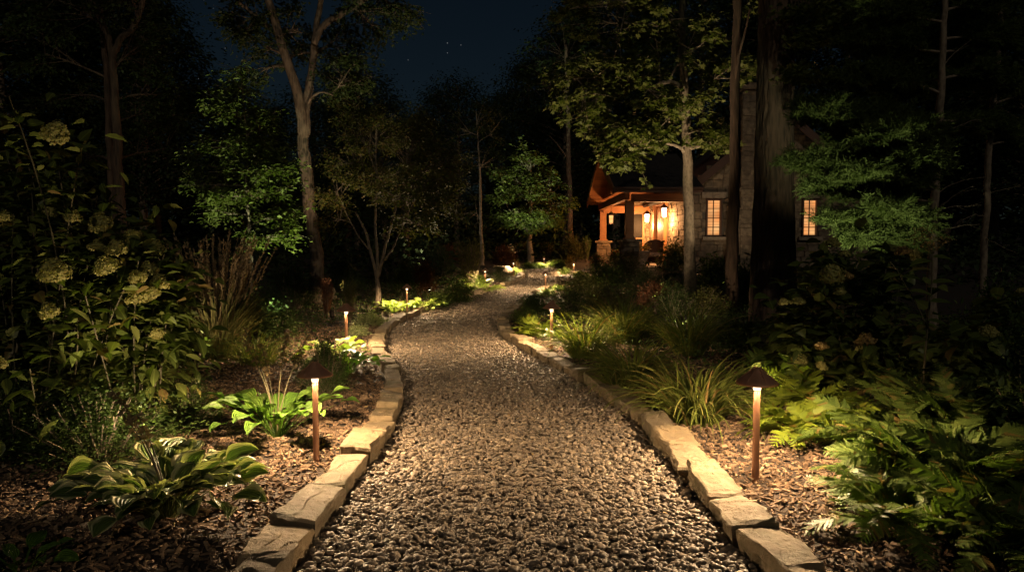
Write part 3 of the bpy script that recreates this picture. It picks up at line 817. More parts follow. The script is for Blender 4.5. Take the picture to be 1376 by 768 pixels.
# door and frame in the lantern wall, dark glazed side door at the back
a = Acc(); y0, y1 = GYB - DOOR[1], GYB - DOOR[0]; zt = HZ + 2.45
for y in (y0 + .08, y1 - .08): box(a, (GX0 - .06, y, HZ + 1.25), (.2, .2, 2.5))
box(a, (GX0 - .07, (y0 + y1) / 2, zt + .05), (.22, y1 - y0 + .1, .22))
fr = hobj(a, 'door_frame', M['wood'])
a = Acc(); box(a, (GX0 + .0, (y0 + y1) / 2, HZ + 1.2), (.07, y1 - y0 - .34, 2.4))
for k in range(5): box(a, (GX0 - .045, y0 + .36 + k * .34, HZ + 1.2), (.03, .30, 2.2))
d_ = a.obj('door', M['wood'], smooth=False); d_.parent = fr
a = Acc(); lathe(a, [(.03, 0), (.035, .06), (.02, .08)], 12, 0, (GX0 - .09, y0 + .3, HZ + 1.05)); o = a.obj('handle', M['bronze']); o.parent = d_
a = Acc(); facing(a, (GX0 - 1.0, GYB + .05, HZ - .1), (1, 0, 0), 1.0, lambda x: 2.9, [(.12, .72, 0, 2.35)], 22, .06); box(a, (GX0 - .5, GYB + .2, HZ + 1.3), (1.0, .2, 2.9)); hobj(a, 'wall', M['wallstone'])
a = Acc(); 
for x in (GX0 - .86, GX0 - .30): box(a, (x, GYB + .05, HZ + 1.15), (.07, .12, 2.3))
box(a, (GX0 - .58, GYB + .05, HZ + 2.33), (.64, .12, .08)); box(a, (GX0 - .58, GYB + .05, HZ + 1.1), (.5, .08, .06))
fr = hobj(a, 'side_door', M['wood']); a = Acc(); box(a, (GX0 - .58, GYB + .07, HZ + 1.15), (.48, .03, 2.2)); o = a.obj('pane', M['doorglass'], smooth=False); o.parent = fr

# lanterns
def lantern(x, y, z, sc, glass, label, name, hang=None, power=0):
    t = thing(name, label, 'lantern', (x, y, z), 0, None, sc)
    a = Acc()
    for sx in (-1, 1):
        for sy in (-1, 1): beam(a, (sx * .085, sy * .085, 0), (sx * .105, sy * .105, .34), .010, .010)
    lathe(a, [(.12, -.02), (.13, 0), (.12, .015)], 4); lathe(a, [(.17, .34), (.165, .36), (.06, .45), (.03, .47), (.015, .50)], 4)
    for s_ in (-1, 1):
        beam(a, (s_ * .098, -.10, .18), (s_ * .098, .10, .18), .008, .01); beam(a, (-.10, s_ * .098, .18), (.10, s_ * .098, .18), .008, .01)
    a.obj('cage', M['bronze'], t, False)
    a = Acc(); lathe(a, [(.075, .01), (.09, .33)], 12); a.obj('glass', glass, t)
    if hang:
        a = Acc(); tube(a, [(0, 0, .49), (0, 0, hang)], .009, 6); a.obj('chain', M['bronze'], t)
    else:
        a = Acc(); tube(a, [(.30, 0, .2), (.26, 0, .46), (.12, 0, .60), (0, 0, .58), (0, 0, .48)], .014, 6); box(a, (.31, 0, .25), (.03, .13, .32)); a.obj('bracket', M['bronze'], t)
    if power:
        l = bpy.data.lights.new('lantern_light', 'POINT'); l.energy = power; l.color = (1, .47, .17); l.shadow_soft_size = .11
        o = bpy.data.objects.new('lantern_light', l); COL.objects.link(o); o.parent = t; o.location = (-.02, 0, -.14)
    return t
lantern(GX0 - .33, 26.4, 2.50, 1.0, M['lantern_glass'], 'brightly lit wall lantern on the stone wall right of the porch door', 'wall_lantern', power=250)
lantern(GX0 - .33, 29.75, 2.42, 1.0, M['lantern_glass'], 'lit wall lantern on the stone wall left of the porch door', 'wall_lantern', power=250)
lantern(PXP - .14, 27.3, 2.30, .92, M['hang_glass'], 'dim amber lantern hanging from the curved porch gable beam', 'hanging_lantern', hang=.98, power=55)

# porch furniture
ch_ = thing('wicker_armchair', 'dark wicker armchair standing on the porch by the door', 'armchair', (5.02, 25.3, HZ + .1), -.4)
a = Acc(); an = np.linspace(-.2, math.pi + .2, 16)
V = [(.33 * math.cos(q), .30 * math.sin(q), z * (1 if 0 else 1)) for z in (.08, .35, .62, .92) for q in an]
V = np.array([(x * (1 + .1 * z), y * (1 + .1 * z), z * (.72 + .28 * max(0, math.sin(q)))) for (x, y, z), q in zip(V, list(an) * 4)])
a.add(V, grid_faces(4, 16)); a.add(V * [.93, .93, 1], [f[::-1] for f in grid_faces(4, 16)]); a.obj('backrest', M['wicker'], ch_)
a = Acc(); lathe(a, [(.30, .30), (.32, .36), (.31, .44), (.2, .46)], 18); a.obj('seat', M['clay'], ch_)
for sx, sy in ((-1, -1), (1, -1), (-1, 1), (1, 1)):
    a = Acc(); beam(a, (sx * .2, sy * .2, -.02), (sx * .2, sy * .2, .32), .05, .05); a.obj('leg', M['wicker'], ch_)
pl = thing('stone_planter', 'pale stone urn planter lit warm at the edge of the porch', 'planter', (4.46, 24.4, HZ + .1))
a = Acc(); lathe(a, [(.15, 0), (.18, .05), (.12, .10), (.22, .30), (.27, .46), (.30, .50), (.27, .52), (.22, .45)], 20); a.obj('urn', M['clay'], pl)
a = Acc(); P = rng.normal(0, .12, (500, 3)) + [0, 0, .62]; scatter_leaves(a, rng, P, T_DIA, .07, out=P - [0, 0, .5]); a.obj('foliage', FOL['petals_dry'], pl)
# ------------------------------------------------------------ trees
def bez(p0, p1, lift, n=7, r=None):
    p0, p1 = np.asarray(p0, float), np.asarray(p1, float)
    t = np.linspace(0, 1, n)[:, None]
    m = (p0 + p1) / 2 + np.array([0, 0, lift])
    if r is not None: m = m + r.normal(0, .05, 3) * np.linalg.norm(p1 - p0)
    return (1 - t) ** 2 * p0 + 2 * t * (1 - t) * m + t * t * p1
def densify(pts, rad, n):
    pts = np.asarray(pts, float); s = np.concatenate([[0], np.cumsum(np.linalg.norm(np.diff(pts, axis=0), axis=1))])
    P = smooth_line(pts, max(.02, s[-1] / n)); u = np.linspace(0, 1, len(rad)); v = np.linspace(0, 1, len(P))
    return P, np.interp(v, u, rad)
def root_flare(P, R, k=.55, h=.5):
    z = P[:, 2] - P[0, 2]; return R * (1 + k * np.exp(-z / h))
def px_line(pts, Y, dy=0.0):
    L = [depth_pt(x, y, Y + dy * i / max(1, len(pts) - 1)) for i, (x, y) in enumerate(pts)]
    return L
def tree(name, label, cat, limbs, clusters, leafT, leaf, fol, bark, n_sub=10, per=70, seed=1, flat=.5, group=None, sub_r=.33, droop=.25, sides=12, base=True, twig=None, grow=.02, bare=0):
    """limbs: list of (world pts, radii); clusters: (centre, (rx,ry,rz)[, density])"""
    r = np.random.default_rng(seed)
    b = limbs[0][0][0]; g0 = gz1(b[0], b[1])
    if base:
        limbs[0] = ([np.array([b[0], b[1], g0 - .15])] + list(limbs[0][0]) if b[2] > g0 + .1 else [np.array([b[0], b[1], g0 - .15])] + list(limbs[0][0][1:]), limbs[0][1])
    org = np.array([b[0], b[1], g0])
    t = thing(name, label, cat, tuple(org), 0, group)
    tr = Acc(); att = []
    for i, (P, R) in enumerate(limbs):
        P, R = densify(P, R, 26)
        if i == 0 and base: R = root_flare(P, R)
        wob = r.normal(0, .12, (len(P), 3)) * R[:, None]; wob[0] = 0
        P = P + wob
        tube(tr, P - org, R, sides); att.append(np.column_stack([P, R]))
    att = np.vstack(att)
    lv = Acc(); tw = Acc()
    for cl in clusters:
        c, rad = np.asarray(cl[0], float), np.asarray(cl[1], float); den = cl[2] if len(cl) > 2 else 1.0
        k = max(3, int(n_sub * den))
        Q = nrm(r.normal(size=(k, 3))) * (r.uniform(.25, 1, k) ** .6)[:, None] * rad + c
        d = np.linalg.norm((att[:, :3] - c) * [1, 1, 1.2] + [0, 0, rad[2]], axis=1)
        j = np.argmin(d); hub0 = att[j, :3]; main = bez(hub0, c - [0, 0, rad[2] * .3], .12 * np.linalg.norm(c - hub0), 9, r)
        tube(tr, main - org, np.linspace(min(att[j, 3] * .5, .06), .014, 9), 6, caps=False)
        for q in Q:
            h = main[r.integers(3, 9)]
            B = bez(h, q, .08 * np.linalg.norm(q - h) * r.uniform(-.5, 1.5), 6, r)
            tube(tr, B - org, np.linspace(.014, .004, 6), 4, caps=False)
            m = int(per * r.uniform(.5, 1.3)); rs = sub_r * r.uniform(.7, 1.3)
            out = q - h; out = out / (np.linalg.norm(out) + 1e-6)
            # twigs fanning from q, leaves beside them
            nt = max(4, m // 9)
            D = nrm(out * 1.0 + r.normal(size=(nt, 3)) * [.9, .9, .35]); Ls = rs * r.uniform(.5, 1.35, nt)
            tt = r.random((nt, 9)); P = q + (D * Ls[:, None])[:, None] * tt[..., None]
            P = P.reshape(-1, 3) + r.normal(0, .02 + rs * .09, (nt * 9, 3)); P[:, 2] -= (tt.ravel() ** 2) * rs * .3
            if bare == 0: scatter_leaves(lv, r, P - org, leafT, leaf, out=np.repeat(D, 9, 0), flat=flat, droop=droop)
            for d_, l_ in list(zip(D, Ls))[:4]:
                tube(tr, np.array([q, q + d_ * l_ * .5, q + d_ * l_ - [0, 0, rs * .12]]) - org, [.004, .003, .002], 3, caps=False)
    tr.obj('trunk', bark, t)
    if lv.n: lv.obj('crown', fol, t)
    return t
def cl(px, py, Y, rxp, ryp, ry=None, den=1.0):
    s = Y / F
    return (depth_pt(px, py, Y), (rxp * s, ry if ry is not None else rxp * s * .8, ryp * s), den)

# forked oak with lit trunk, left
Y = 15
main = px_line([(427, 400), (424, 340), (416, 270), (409, 200), (406, 140)], Y)
L1 = px_line([(408, 185), (404, 150), (399, 120), (388, 90), (374, 45), (361, 0), (352, -50), (330, -120)], Y, -.6)
L2 = px_line([(410, 180), (411, 145), (416, 112), (420, 82), (424, 48), (428, 20), (436, -20)], Y, .3)
L3 = px_line([(422, 60), (436, 34), (462, 18), (488, 0), (515, -18), (545, -60)], Y, 1.0)
L4 = px_line([(376, 50), (348, 26), (322, 4), (300, -20)], Y, -.5)
L5 = px_line([(414, 138), (422, 128), (434, 124), (448, 128)], Y, -.4)
tree('oak_tree', 'tall forked oak with warmly lit grey trunk above the left beds', 'tree',
     [(main, [.14, .135, .125, .125, .09]), (L1, [.11, .105, .09, .08, .07, .06, .05]), (L2, [.105, .095, .08, .07, .06, .04]), (L3, [.07, .065, .06, .05, .04]), (L4, [.05, .04, .03]), (L5, [.03, .022, .015])],
     [cl(340, 20, 14.6, 34, 26), cl(318, 30, 14.8, 18, 22, den=.5), cl(356, 58, 14.8, 22, 22, den=.4), cl(400, 30, 15.6, 28, 30, den=.8), cl(455, 55, 15.8, 35, 28), cl(500, 25, 16, 40, 30, den=1.3), cl(535, 10, 16, 20, 26, den=.7), cl(470, 100, 15, 30, 26, den=1.2),
      cl(430, -40, 15, 110, 45, 1.4, 2.5), cl(350, -40, 15, 70, 35, den=1.2), cl(390, 70, 15.8, 22, 22, den=.4), cl(345, 95, 15.6, 24, 22, den=.5)],
     T_DIA, .105, FOL['oak'], M['bark'], 13, 90, 3, sub_r=.42)
# sapling, green lit
Y = 11.5
tree('maple_sapling', 'slender young maple with layered green lit leaves left of the forked oak', 'tree',
     [(px_line([(340, 420), (336, 320), (331, 250), (333, 200), (328, 150), (324, 95)], Y), [.035, .032, .028, .022, .015, .006])],
     [cl(325, 110, Y, 16, 22, den=.6), cl(318, 150, Y, 34, 16), cl(345, 165, Y, 24, 14, den=.8), cl(300, 195, Y, 36, 12), cl(352, 205, Y, 26, 12), cl(298, 228, Y, 30, 10, den=.7), cl(368, 232, 11.2, 28, 8), cl(340, 262, 11.2, 46, 10, den=1.2), cl(285, 250, Y, 26, 8, den=.5),
      cl(388, 290, 11.2, 26, 9, den=.7), cl(310, 285, Y, 34, 8, den=.6), cl(360, 318, 11, 40, 9, den=.5), cl(330, 178, 12, 30, 16)],
     T_OVA, .075, FOL['maple_green'], M['twig'], 15, 80, 5, sub_r=.27, flat=.75, droop=.15, sides=8)
# far left dark tree, twin trunk
Y = 17
tree('dark_oak', 'dim double-trunked tree at far left behind the hydrangea', 'tree',
     [(px_line([(167, 375), (163, 290), (158, 200), (154, 120), (150, 70), (138, 35), (122, 0), (110, -40)], Y), [.14, .13, .12, .11, .10, .08, .06, .04]),
      (px_line([(151, 80), (160, 55), (180, 35), (192, 0), (200, -40)], Y), [.08, .07, .06, .05]),
      (px_line([(158, 340), (150, 250), (147, 170), (142, 90), (136, 20), (130, -60)], Y, .8), [.10, .09, .08, .07, .06, .04])],
     [cl(60, 60, Y, 50, 40), cl(110, 10, Y, 60, 35, den=1.5), cl(180, 60, 17.5, 32, 40, den=1.3), cl(180, -10, Y, 38, 40, den=1.3), cl(40, -20, Y, 70, 40, den=1.5), cl(210, 120, 18, 22, 26, den=.8), cl(100, 120, 18, 40, 30, den=.8), cl(195, 140, 18, 26, 40, den=.8), cl(120, 200, 18.5, 60, 40), cl(220, 190, 18.5, 40, 40)],
     T_DIA, .12, FOL['oak'], M['bark_dark'], 12, 80, 8, sub_r=.5)
# japanese maple, multi stem
Y = 15
tree('japanese_maple', 'multi-stemmed Japanese maple with brownish olive leaves left of the path', 'tree',
     [(px_line([(508, 388), (507, 372), (503, 358), (497, 335), (491, 312), (478, 285)], Y), [.055, .05, .035, .03, .025, .015]),
      (px_line([(507, 370), (507, 345), (505, 318), (504, 285), (508, 240)], Y), [.035, .03, .025, .015]),
      (px_line([(508, 372), (513, 352), (518, 330), (524, 308), (530, 285), (545, 240)], Y), [.04, .032, .028, .02, .01]),
      (px_line([(516, 350), (527, 335), (534, 318), (542, 300), (556, 270)], Y), [.025, .02, .016, .01]),
      (px_line([(500, 340), (482, 318), (472, 300), (462, 280)], Y), [.018, .014, .01])],
     [cl(470, 210, Y, 34, 26), cl(450, 250, 14.5, 28, 24, den=.8), cl(510, 170, 15.5, 34, 24, den=1.2), cl(480, 160, 15.5, 30, 22, den=.8), cl(548, 200, Y, 34, 24, den=1.2), cl(560, 170, Y, 22, 26, den=.9), cl(595, 215, Y, 30, 18), cl(575, 245, 14.5, 40, 18, den=1.3), cl(612, 240, Y, 22, 14, den=.6),
      cl(540, 262, 14.5, 40, 20, den=1.1), cl(500, 245, 15.3, 30, 26, den=.8), cl(590, 275, 14.6, 30, 14, den=.8), cl(455, 290, Y, 20, 18, den=.5), cl(470, 130, 15.6, 22, 22, den=.5), cl(560, 300, 14.6, 30, 12, den=.6)],
     T_DIA, .072, FOL['jmaple'], M['twig'], 17, 110, 11, sub_r=.30, flat=.6, droop=.3, sides=9)
# uplit small maple, far
Y = 29
tree('small_maple', 'small round maple uplit green beyond the end of the gravel', 'tree',
     [(px_line([(712, 338), (711, 325), (711, 310), (712, 290), (714, 250), (713, 215)], Y), [.12, .105, .10, .07, .04, .02]),
      (px_line([(711, 312), (702, 303), (694, 295), (680, 275)], Y), [.05, .045, .035, .015]), (px_line([(711, 310), (720, 300), (734, 288), (745, 270)], Y), [.05, .045, .035, .015])],
     [cl(713, 218, Y, 20, 20, den=.9), cl(694, 240, Y, 26, 16), cl(735, 240, Y, 24, 18, den=.9), cl(680, 268, Y, 24, 14, den=.8), cl(712, 265, Y, 30, 18, den=1.2), cl(745, 272, Y, 24, 14, den=.8), cl(690, 294, 28.5, 26, 8, den=1.0), cl(725, 298, 28.5, 26, 8, den=1.0), cl(752, 290, Y, 18, 8, den=.4), cl(712, 290, 28, 24, 8)],
     T_DIA, .16, FOL['maple_green'], M['bark_pale'], 13, 80, 13, sub_r=.5, flat=.6, sides=10)
tree('slim_tree', 'thin dim tree with airy crown behind the Japanese maple and small maple', 'tree',
     [(px_line([(648, 352), (646, 300), (645, 240), (643, 200), (640, 150)], 27), [.07, .06, .05, .03, .02])],
     [cl(640, 160, 27, 24, 24), cl(662, 175, 27, 24, 18, den=.8), cl(622, 170, 27, 16, 20, den=.6), cl(650, 215, 27, 30, 18, den=.8), cl(640, 280, 27, 24, 20, den=.5)],
     T_DIA, .13, FOL['oak'], M['bark_pale'], 10, 45, 15, sub_r=.5)
tree('pole_tree', 'bare thin dark trunk just left of the cottage gable', 'tree',
     [(px_line([(768, 345), (766, 280), (764, 220), (763, 150), (760, 60)], 32), [.13, .12, .11, .09, .07]), (px_line([(764, 215), (750, 195), (738, 182)], 32), [.04, .03, .01])],
     [cl(760, 60, 33, 50, 50, den=1.6), cl(730, 110, 33, 30, 30)], T_DIA, .2, FOL['dark'], M['bark'], 12, 60, 17, sub_r=.8)
# pale-trunk maple in front of the cottage
Y = 16
tree('sugar_maple', 'pale-trunked maple in front of the cottage with lit layered leaves', 'tree',
     [(px_line([(927, 385), (926, 340), (925, 280), (924, 220), (922, 160), (918, 100), (916, 40), (918, -30), (920, -90)], Y), [.125, .12, .112, .11, .10, .09, .08, .06, .05]),
      (px_line([(922, 205), (912, 197), (897, 193), (880, 196), (850, 200)], Y, -.8), [.045, .035, .03, .025, .012]),
      (px_line([(918, 120), (900, 110), (870, 118), (830, 112), (790, 105)], Y, -1.0), [.05, .045, .035, .025, .012]),
      (px_line([(920, 150), (945, 130), (965, 120), (985, 108)], Y, -.5), [.04, .03, .02, .01])],
     [cl(765, 108, 15, 24, 14, den=0.65), cl(800, 95, 15, 34, 22, den=1.15), cl(835, 75, 15.2, 34, 22, den=1.01), cl(785, 130, 15, 32, 16, den=0.94), cl(845, 105, 15, 38, 22, den=1.30), cl(815, 125, 15.2, 30, 16, den=0.86), cl(780, 158, 15, 22, 8, den=0.43), cl(800, 148, 15, 26, 10, den=0.65), cl(870, 95, 15.2, 28, 18, den=0.72),
      cl(885, 130, 14.8, 32, 12, den=0.72), cl(905, 148, 14.8, 36, 12, den=0.94), cl(925, 130, 15, 26, 12, den=0.50), cl(880, 165, 15, 40, 12, den=0.86), cl(835, 180, 15, 38, 12, den=0.86), cl(860, 190, 15, 40, 12, den=0.94), cl(815, 208, 15, 24, 9, den=0.65), cl(845, 212, 15, 24, 8, den=0.50), cl(890, 180, 15, 24, 12, den=0.58),
      cl(950, 170, 15.4, 26, 10, den=0.65), cl(965, 190, 15.4, 24, 10, den=0.65), cl(940, 185, 15.4, 18, 10, den=0.36),
      cl(900, 20, 15, 50, 22, den=1.15), cl(930, 60, 15, 40, 22, den=0.86), cl(960, 100, 15, 34, 18, den=0.79), cl(880, 45, 15, 34, 16, den=0.65), cl(980, 40, 15.5, 40, 28, den=0.86), cl(840, 10, 15, 26, 12, den=0.50), cl(790, 25, 16.5, 40, 26, den=0.86), cl(990, 85, 15.4, 24, 14, den=0.58), cl(860, 0, 15, 30, 14, den=0.43), cl(770, 5, 17, 30, 20, den=0.72)],
     T_MAPLE, .098, FOL['maple'], M['bark_pale'], 9, 62, 19, sub_r=.32, flat=.7, droop=.3)
Y = 13.6
tree('dark_trunk_tree', 'slim dark trunk between the pale maple and the massive oak', 'tree',
     [(px_line([(983, 410), (984, 360), (986, 280), (987, 200), (988, 110), (990, 40), (991, -50), (993, -120)], Y), [.115, .11, .105, .10, .09, .085, .08, .07]),
      (px_line([(987, 120), (992, 80), (1002, 40), (1008, 10)], Y, -.5), [.03, .025, .02, .01])],
     [cl(990, -50, Y, 60, 20, den=1.0)], T_OVA, .09, FOL['oak'], M['bark_dark'], 10, 50, 21, sub_r=.4)
# massive dark oak with furrowed bark as real relief
Y = 12.3
pts, rad = densify(px_line([(1038, 460), (1039, 400), (1040, 330), (1041, 200), (1043, 90), (1045, 0), (1046, -110), (1048, -260)], Y), [.41, .37, .33, .305, .30, .30, .295, .29], 150)
org = np.array([pts[0][0], pts[0][1], gz1(pts[0][0], pts[0][1])])
pts[0][2] = min(pts[0][2], org[2] - .2)
t = thing('massive_oak', 'massive dark oak trunk with deeply furrowed bark in front of the cottage', 'tree', tuple(org))
a = Acc(); SD = 110; n = len(pts); an = np.arange(SD) * 2 * math.pi / SD
Vv = np.zeros((n, SD, 3))
for i in range(n):
    zz = pts[i][2]
    for j in range(SD):
        q = an[j] + .10 * math.sin(zz * 1.3)
        rr = noise.noise(Vector((math.cos(q) * 3.6, math.sin(q) * 3.6, zz * .95 + .3 * math.sin(q * 5))) * 2.6)
        rg = abs(rr); r2 = noise.noise(Vector((math.cos(q) * 9, math.sin(q) * 9, zz * 3)))
        R = rad[i] * (1 + .04 * math.sin(3 * q + 1) + .03 * math.sin(5 * q)) - .028 * (1 - min(1, rg * 5)) + .018 * r2 + .04 * max(0, math.sin(4 * q + 1)) * math.exp(-max(0, zz - .3) / .35)
        Vv[i, j] = [pts[i][0] + R * math.cos(q), pts[i][1] + R * math.sin(q), zz]
a.add((Vv.reshape(1, -1, 3) - org), [(i * SD + j, i * SD + (j + 1) % SD, (i + 1) * SD + (j + 1) % SD, (i + 1) * SD + j) for i in range(n - 1) for j in range(SD)])
top = pts[-1] - org
r_ = np.random.default_rng(4)
lv = Acc()
for c_, R_ in (((-1.0, -1, 8), 1.6), ((1.2, .5, 8.5), 1.8), ((0, 1.5, 9.5), 1.8)):
    c_ = np.array(c_); tube(a, bez(top - [0, 0, .4], c_ + [0, 0, 1], .4, 8, r_), np.linspace(.16, .03, 8), 8)
    P = c_ + [0, 0, 1] + r_.normal(0, R_ * .45, (1500, 3)) * [1.3, 1.3, .8]; scatter_leaves(lv, r_, P, T_OVA, .12)
for (px, py, rx, ry, k) in ((1085, 15, 24, 16, 9), (1110, 40, 22, 14, 7), (1075, 100, 16, 10, 6), (1150, 10, 40, 10, 11), (1195, 8, 22, 7, 6), (1080, 60, 12, 14, 5), (1130, 30, 20, 9, 5)):
    c = depth_pt(px, py, 11.6) - org; S = 11.6 / F
    h0 = np.array([top[0], top[1], c[2] + .5]); B = bez(h0, c, .3, 8, r_); tube(a, B, np.linspace(.05, .008, 8), 6)
    for _ in range(k):
        q = c + r_.normal(0, .5, 3) * [rx * S, rx * S, ry * S]; tube(a, bez(B[5], q, .05, 5, r_), np.linspace(.008, .003, 5), 4)
        P = q + r_.normal(0, 1, (40, 3)) * [.16, .16, .05]; scatter_leaves(lv, r_, P, T_MAPLE, .085, flat=.7)
a.obj('trunk', M['bark_dark'], t); lv.obj('crown', FOL['maple'], t)

# pines
def needle_tuft(acc, r, P, D, L):
    """P,D (n,3): n twig segments; brush of needles around each"""
    N = len(P); k = 18
    tt = r.random((N, k)); Q = P[:, None] + D[:, None] * tt[..., None] * .16
    dd = nrm(D[:, None] * .75 + r.normal(size=(N, k, 3)) * [.62, .62, .5])
    acc.add(place(T_SLIM[0], Q.reshape(-1, 3), dd.reshape(-1, 3), r.normal(size=(N * k, 3)), L * r.uniform(.7, 1.2, N * k), .62), T_SLIM[1], T_SLIM[2])
def pine(label, trunk, rad, boughs, bare, seed, dens=1.0):
    r = np.random.default_rng(seed)
    b = trunk[0]; org = np.array([b[0], b[1], gz1(b[0], b[1])]); trunk = [org - [0, 0, .15]] + list(trunk[1:])
    t = thing('pine_tree', label, 'pine tree', tuple(org)); a = Acc(); nd = Acc()
    P, R = densify(trunk, rad, 40); P = P + r.normal(0, .01, P.shape); tube(a, P - org, root_flare(P, R, .4, .3), 10)
    for tip, thick in boughs:
        tip = np.asarray(tip); zz = tip[2] - .10 * np.linalg.norm(tip[:2] - P[0][:2]) + r.uniform(-.1, .2)
        i = np.argmin(abs(P[:, 2] - zz)); B = bez(P[i], tip, .10 * np.linalg.norm(tip - P[i]), 12, r)
        tube(a, B - org, np.linspace(.024, .005, 12), 5, caps=False)
        Lb = np.linalg.norm(tip - P[i]); d0 = nrm(tip - P[i])
        segP, segD = [], []
        for s in np.linspace(.22, 1.0, int(20 * dens * max(.6, Lb))):
            p = np.array([np.interp(s * 11, range(12), B[:, c]) for c in range(3)])
            for sd in (-1, 1):
                side = nrm(np.cross(d0, [0, 0, 1])) * sd
                Lt = thick * (1.15 - s * .75) * r.uniform(.6, 1.25)
                td = nrm(d0 * .75 + side * .75 + np.array([0, 0, r.uniform(-.35, .5)]))
                if s > .99: td = nrm(d0 + side * .2)
                q = p + td * Lt; tube(a, np.array([p, (p + q) / 2 + [0, 0, .02], q]) - org, [.005, .004, .002], 3, caps=False)
                m = max(2, int(Lt / .11))
                for u in np.linspace(.15, 1, m):
                    segP.append(p + td * Lt * u); segD.append(td + r.normal(0, .15, 3))
                    for sg in (-1, 1):
                        e = nrm(td * .7 + np.cross(td, [0, 0, 1]) * sg * .6 + [0, 0, r.uniform(-.4, .6)]); l2 = .20 * (1.2 - u * .5)
                        segP.append(p + td * Lt * u); segD.append(e * 1.0)
                        segP.append(p + td * Lt * u + e * l2 * .7); segD.append(e)
        needle_tuft(nd, r, np.array(segP) - org, nrm(np.array(segD)), .085)
    for p0, p1 in bare:
        p0, p1 = np.asarray(p0), np.asarray(p1); B = bez(p0, p1, .08, 9, r); B = B + r.normal(0, .008, B.shape); tube(a, B - org, np.linspace(.010, .003, 9), 4)
        for k in (4, 6): tube(a, np.array([B[k], B[k] + (B[k + 1] - B[k]) * 2 + r.normal(0, .06, 3)]) - org, [.004, .002], 3)
    a.obj('trunk', M['twig'], t); nd.obj('crown', FOL['needle'], t)
D = depth_pt
pine('white pine with lit drooping boughs reaching left beside the cottage', px_line([(1253, 450), (1253, 390), (1254, 310), (1258, 240), (1262, 180), (1266, 90), (1268, 30), (1272, -80), (1274, -160)], 11), [.075, .07, .066, .06, .055, .05, .045, .03, .02],
     [(D(1092, 158, 10.4), .42), (D(1072, 222, 10.3), .42), (D(1085, 148, 11), .3), (D(1104, 250, 10.3), .40), (D(1120, 298, 10.2), .34), (D(1150, 322, 10.2), .28), (D(1140, 108, 10.8), .38), (D(1150, 55, 11), .4), (D(1165, 15, 10.8), .4), (D(1180, 190, 9.9), .4), (D(1160, 235, 9.9), .4), (D(1190, 280, 9.8), .34),
      (D(1130, 190, 12), .4), (D(1200, 130, 12.2), .4), (D(1210, 70, 12), .4), (D(1350, 120, 11.5), .38), (D(1340, 60, 11.6), .4), (D(1345, 175, 12), .32), (D(1330, 10, 11), .4), (D(1190, -40, 11), .4), (D(1330, -50, 11), .4), (D(1225, 215, 9.9), .3), (D(1135, 262, 11.6), .36), (D(1300, 90, 12.3), .36)],
     [(D(1256, 262, 11), D(1322, 238, 10.8)), (D(1254, 290, 11), D(1310, 250, 10.6)), (D(1254, 285, 11), D(1318, 276, 10.8)), (D(1253, 300, 11), D(1190, 318, 10.4)), (D(1255, 315, 11), D(1318, 302, 10.7)), (D(1262, 192, 11), D(1322, 160, 10.8)), (D(1266, 92, 11), D(1300, 60, 11))], 31)
pine('second thinner pine at the right edge behind the tall leafy stem', px_line([(1318, 460), (1319, 390), (1322, 330), (1327, 250), (1331, 180), (1338, 110), (1345, 20), (1350, -90)], 12), [.06, .058, .055, .052, .05, .045, .04, .03],
     [(D(1280, 40, 12), .4), (D(1400, 30, 12), .4), (D(1285, 100, 12.6), .36), (D(1410, 120, 12), .36), (D(1290, -20, 12), .4), (D(1400, -40, 12), .4), (D(1400, 200, 12.4), .3)],
     [(D(1326, 262, 12), D(1372, 250, 11.6)), (D(1331, 180, 12), D(1380, 172, 11.7)), (D(1323, 320, 12), D(1366, 340, 11.5)), (D(1325, 290, 12), D(1285, 300, 11.6))], 33)

# dark woods beyond: three grown trees, then copies
def wood_proto(seed, H, W, n, leaf, conifer=False):
    r = np.random.default_rng(seed); t = thing('forest_tree', '', 'tree'); a = Acc(); lv = Acc()
    P, R = densify([(0, 0, -.3), (r.normal(0, .15), 0, H * .3), (r.normal(0, .3), 0, H * .6), (0, 0, H * .92)], [.24, .2, .14, .05], 14); tube(a, P, R, 8)
    for k in range(n):
        z = H * (.22 + .74 * (k + r.random()) / n); q = (z / H - .22) / .78
        ww = W * ((1 - q) * .95 + .06 if conifer else (math.sin(math.pi * min(1, q * .86 + .14)) ** .6)) * r.uniform(.45, 1.05)
        az = r.uniform(0, 6.28); c = np.array([ww * math.cos(az), ww * math.sin(az), z + (0 if conifer else r.uniform(-.4, .5))])
        tube(a, bez((0, 0, z - (ww * .35)), c, .2, 5, r), np.linspace(.05, .01, 5), 4, caps=False)
        s = (.55 + .5 * r.random()) * W * .26; m = 170
        Q = c + r.normal(size=(m, 3)) * [s, s, s * .55]
        scatter_leaves(lv, r, Q, T_DIA, leaf, out=Q - c)
    a.obj('trunk', M['bark'], t); lv.obj('crown', FOL['dark'], t); return t
protos = [wood_proto(41, 13, 3.4, 85, .22), wood_proto(42, 13, 2.8, 80, .22), wood_proto(43, 14, 2.6, 90, .20, True)]
used = [False] * 3
